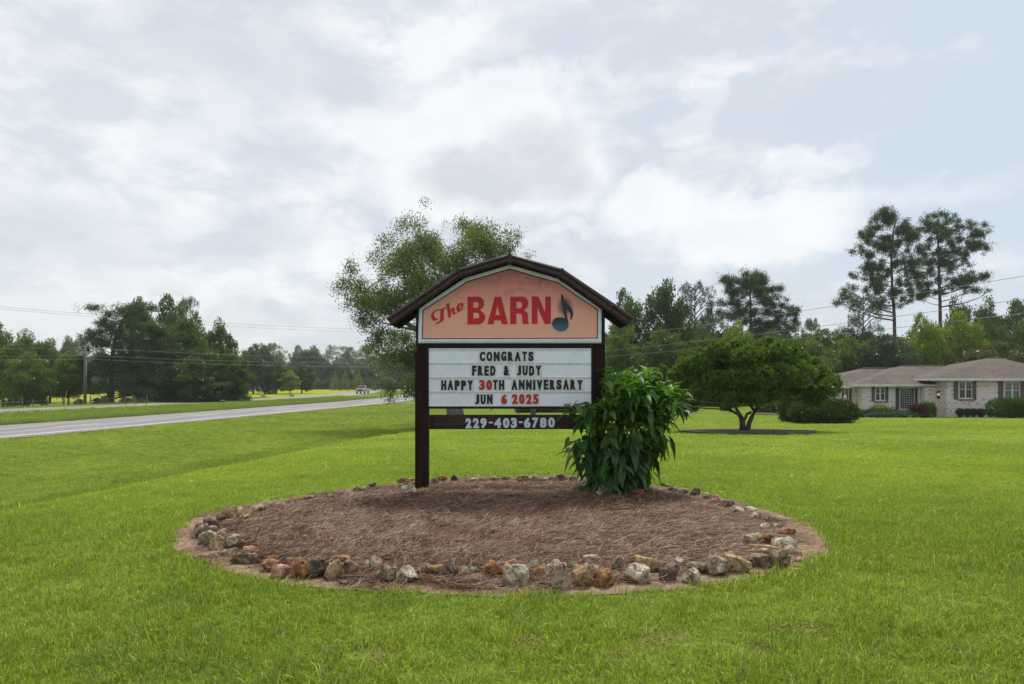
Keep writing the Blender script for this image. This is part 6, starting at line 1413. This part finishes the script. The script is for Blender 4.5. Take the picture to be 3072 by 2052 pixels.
mb = MB(); mb.tube([(0, 0, -.1), (0, 0, hgt - .25)], .02, k=6); mb.build('stake', M['black'], orn)
mb = MB(); mb.tube([(0, 0, hgt - .5), (0, 0, hgt - .4), (0, 0, hgt - .25), (0, 0, hgt - .1), (0, 0, hgt)], 1, radii=[.05, .14, .10, .13, .02], k=8); mb.build('top', pbr('grey_metal', (.35, .36, .38), .4, metal=.6), orn, True)
for i in range(9):
    bush(1560 + i * 24, rnd.uniform(1207, 1216), 26, 62, LM['azalea' if i % 3 else 'silver'], 'low dark shrub in the row seen under the letter board', n=260, leaf=.14, group='row of low shrubs behind the sign')
for px, lab in ((2290, 'low shrub seen under the left of the lawn tree crown'), (2330, 'low shrub seen just right of the lawn tree fork'), (2365, 'low shrub beside the dark mounded one')):
    bush(px, 1196, 46, 64, LM['oak2'], lab, n=500, leaf=.16)

# ------------------------------------------------------------------ utility poles and wires
M['pole'] = pbr('weathered_pole', (.14, .12, .10), .85, .3, 3, .5, 30, stretch=(4, 4, .5)); M['wire'] = pbr('wire', (.26, .27, .28), .5, .1, 3); M['steel'] = pbr('galvanised', (.36, .38, .40), .45, .15, 8, metal=.4); M['plastic_yellow'] = pbr('yellow_guard', (.50, .33, .03), .5)
def upole(px, d, toppy, label, yguy=False):
    x = (px - CX) / F * d; z = tz(x, d); H = CH + (HZ - toppy) / F * d - z; t = thing('utility_pole', (x, d, z), label, 'utility pole')
    MB().tube([(0, 0, -.3), (0, 0, H * .5), (.02, 0, H)], .17, .12, k=12).build('pole', M['pole'], t, True); MB().tube([(.20, -.05, H * .25), (.20, -.05, H * .75)], .035, k=6).build('conduit', M['steel'], t, True)
    MB().box(-.16, .18, -.18, .18, .0, .22).build('base_band', M['steel'], t)
    for i in range(3): MB().tube([(-.35, -.16, H - .25 - .35 * i), (.16, -.16, H - .25 - .35 * i)], .04, k=6).build('insulator_arm', M['steel'], t, True)
    return t, x, z + H
pl, plx, plz = upole(255, 80, 1033, 'weathered wooden utility pole at the left beyond the road')
ph, phx, phz = upole(1475, 72, 1030, 'utility pole standing hidden behind the sign')
pf, pfx, pfz = upole(1390, 168, 945, 'distant utility pole behind the elm')
guy = thing('guy_stake', (P(190, 1220, 79)[0], 79, tz(P(190, 1220, 79)[0], 79)), 'leaning stake with a yellow guard left of the utility pole', 'stake'); MB().tube([(0, 0, -.1), (.2, 0, .9)], .05, k=6).build('stake', M['pole'], guy); MB().tube([(.2, 0, .9), (.42, 0, 1.75)], .035, k=6).build('guard', M['plastic_yellow'], guy)
def wire(a, b, sag, label, r_=.018):
    a, b = Vector(a), Vector(b); pts = [a.lerp(b, t / 24) - Vector((0, 0, sag * 4 * (t / 24) * (1 - t / 24))) for t in range(25)]
    o = MB().tube(pts, r_, k=5).build('power_line', M['wire'], None, True); tag(o, label, 'power line', 'power lines'); return o
for i, (pyR, pyL) in enumerate([(803, 1047), (872, 1078), (914, 1089)]):
    b = Vector((phx, 72, CH + (HZ - pyL) / F * 72)); q_ = P(3072, pyR, 28); a = q_ + (q_ - b).normalized() * 12
    wire(a, b, .55, ['uppermost wire climbing from behind the sign to the right border', 'middle wire climbing from behind the sign to the right border', 'lowest wire climbing from behind the sign to the right border'][i], .011)
for i, (pyA, pyB) in enumerate([(1043, 1066), (1066, 1086), (1077, 1095)]):
    a = Vector((plx, 80, CH + (HZ - pyA) / F * 80)); b = Vector((phx, 72, CH + (HZ - (1078, 1089, 1099)[i]) / F * 72)); wire(a, b, .35, ['top', 'middle', 'lower'][i] + ' wire running from the left utility pole behind the sign', .014)
    c_ = Vector((plx - 40, 74, a.z + .2)); wire(c_, a, .3, ['top', 'middle', 'lower'][i] + ' wire from the left border to the left utility pole', .014)
for i, (ya, yb) in enumerate([(917, 992), (923, 1002)]):
    wire(P(-260, ya - 20, 100), Vector((pfx, 168, CH + (HZ - yb) / F * 168)), 1.2, ['upper', 'lower'][i] + ' of two high thin wires against the sky at the left', .022)
# ------------------------------------------------------------------ left fence, sheds, field sign, vehicles
fence = thing('post_fence', (0, 0, 0), 'old wooden post fence under the trees beyond the far lanes', 'fence')
fp = []
for px in (-30, 5, 37, 67, 97, 143, 189, 235, 272, 305, 343, 376, 408, 440):
    d = 73 + px * .006; x = (px - CX) / F * d; z = tz(x, d); fp.append((x, d, z)); h = .95 + rnd.uniform(-.12, .1)
    MB().tube([(x, d, z - .1), (x + rnd.uniform(-.06, .06), d, z + h)], .075, .065, k=7).build('post', M['pole'], fence)
for i in (1, 2): a, b = fp[i], fp[i + 1]; MB().tube([(a[0], a[1] - .1, a[2] + .62), (b[0], b[1] - .1, b[2] + .60)], .05, k=6).build('rail', M['pole'], fence)
for h in (.35, .7):
    MB().tube([(p[0], p[1] + .09, p[2] + h) for p in fp[2:]], .008, k=4).build('fence_wire', M['wire'], fence)
def shed(px, d, w_, h_, dep, wallm, roofm, label, name='shed'):
    x = (px - CX) / F * d; z = tz(x, d); t = thing(name, (x, d, z), label, 'building'); MB().box(-w_ / 2, w_ / 2, -dep / 2, dep / 2, -.2, h_).build('wall', wallm, t)
    r_ = MB(); r_.prism([(-w_ / 2 - .3, h_ - .05), (w_ / 2 + .3, h_ - .05), (w_ / 2 + .3, h_ + .06), (0, h_ + w_ * .2), (-w_ / 2 - .3, h_ + .06)], -dep / 2 - .3, dep / 2 + .3); r_.build('roof', roofm, t)
    MB().box(-.5, .4, -dep / 2 - .03, -dep / 2 + .01, 0, 1.9).build('door', M['shutter'], t); MB().box(w_ * .22, w_ * .22 + .8, -dep / 2 - .03, -dep / 2 + .01, .9, 1.7).build('window', M['glass'], t)
M['grey_board'] = pbr('grey_boards', (.20, .19, .19), .85, .3, 3, stretch=(6, 6, .5)); M['tin'] = pbr('tin_roof', (.48, .50, .52), .4, .15, 3, metal=.4)
shed(20, 150, 5, 2.3, 4, M['grey_board'], M['tin'], 'low grey shed glimpsed under the trees at the left border'); shed(52, 146, 2.6, 2.4, 3, M['trim'], M['tin'], 'small white shed beside the low grey one'); shed(292, 155, 5, 2.6, 4, M['grey_board'], M['tin'], 'dark shed with bright roof glimpsed by the big left pine')
shed(784, 205, 7, 3.0, 6, M['trim'], M['tin'], 'white house glimpsed between trunks right of the left clump', 'farm_house')
fs = thing('field_sign', (P(999, 1167, 235)[0], 235, tz(P(999, 1167, 235)[0], 235)), 'white rectangular sign on a post in front of the far wood', 'sign'); zt = CH + (HZ - 1150) / F * 235 - fs.location[2]
MB().tube([(0, 0, -.1), (0, 0, zt - .5)], .10, k=6).build('post', M['steel'], fs); mb = MB(); mb.box(-.38, .38, -.05, .05, zt - .50, zt - .28); mb.box(-.38, .38, -.05, .05, zt - .22, zt); mb.box(-.38, -.30, -.04, .04, zt - .28, zt - .22); mb.box(.30, .38, -.04, .04, zt - .28, zt - .22); mb.build('board', M['trim'], fs)
mk = thing('marker_post', (P(1130, 1167, 150)[0], 150, tz(P(1130, 1167, 150)[0], 150)), 'thin white marker post by the far lanes', 'post'); MB().box(-.10, .10, -.04, .04, 0, 1.1).build('post', M['trim'], mk); MB().box(-.08, .08, -.05, -.042, .85, 1.0).build('reflector', M['steel'], mk)
def pickup(loc, rz, label, paint, cat='pickup truck', name='pickup_truck', van=False):
    t = thing(name, loc, label, cat, None, rz); pr = [(-2.7, .55), (2.6, .50), (2.68, .95), (2.55, 1.12), (1.3, 1.22), (-2.7, 1.2)]       # nose toward +x
    def xprism(poly, y0, y1, ins=0.0):
        mb = MB(); n = len(poly); mb.add([(x, y0, z) for x, z in poly] + [(x, y1, z) for x, z in poly], [tuple(range(n)), tuple(range(2 * n - 1, n - 1, -1))] + [(i, i + n, (i + 1) % n + n, (i + 1) % n) for i in range(n)]); return mb
    xprism(pr, -.95, .95).build('body', paint, t, bevel=.05)
    b = -2.6 if van else -.6
    xprism([(b, 1.205), (1.25, 1.215), (.62, 1.78), (b + .15, 1.80)], -.80, .80).build('cab', paint, t, bevel=.05)
    mb = MB(); mb.add([(1.27, -.68, 1.26), (1.27, .68, 1.26), (.72, .62, 1.74), (.72, -.62, 1.74)], [(0, 1, 2, 3)]); mb.v = [(x + .03, y, z + .02) for x, y, z in mb.v]; mb.build('windshield', M['glass'], t)
    for s in (-1, 1): MB().box(b + .3, .55, s * .80 - .012, s * .80 + .012, 1.28, 1.70).build('side_window', M['glass'], t)
    MB().box(2.62, 2.70, -.55, .55, .70, .95).build('grille', M['black'], t); MB().box(2.60, 2.78, -.92, .92, .46, .62).build('bumper', M['steel'], t, bevel=.02)
    for s in (-1, 1):
        MB().box(2.60, 2.69, s * .75 - .14, s * .75 + .14, .76, .94).build('headlight', M['trim'], t); MB().box(1.0, 1.12, s * 1.03 - .08, s * 1.03 + .08, 1.22, 1.42).build('mirror', M['black'], t)
        for x in (1.75, -1.75):
            w_ = MB().tube([(x, s * .98, .40), (x, s * .74, .40)], .40, k=18).build('wheel', M['black'], t); MB().tube([(x, s * .995, .40), (x, s * .975, .40)], .2, k=12).build('rim', M['steel'], w_)
M['truck'] = pbr('faded_red_truck', (.42, .24, .24), .3, .1, 3); M['white_car'] = pbr('white_car_paint', (.70, .72, .74), .3, .05, 3)
tp = P(1088, 1181, 152); pickup((tp[0], 152, ZR + .02), R(-90), 'faded red and white pickup truck coming along the far lanes', M['truck'])
for px, dd in ((1228, 120),): pickup((P(px, 0, dd)[0], dd, ZR + .02), R(-80), 'white car on the road glimpsed through the elm leaves', M['white_car'], 'car', 'car', True)
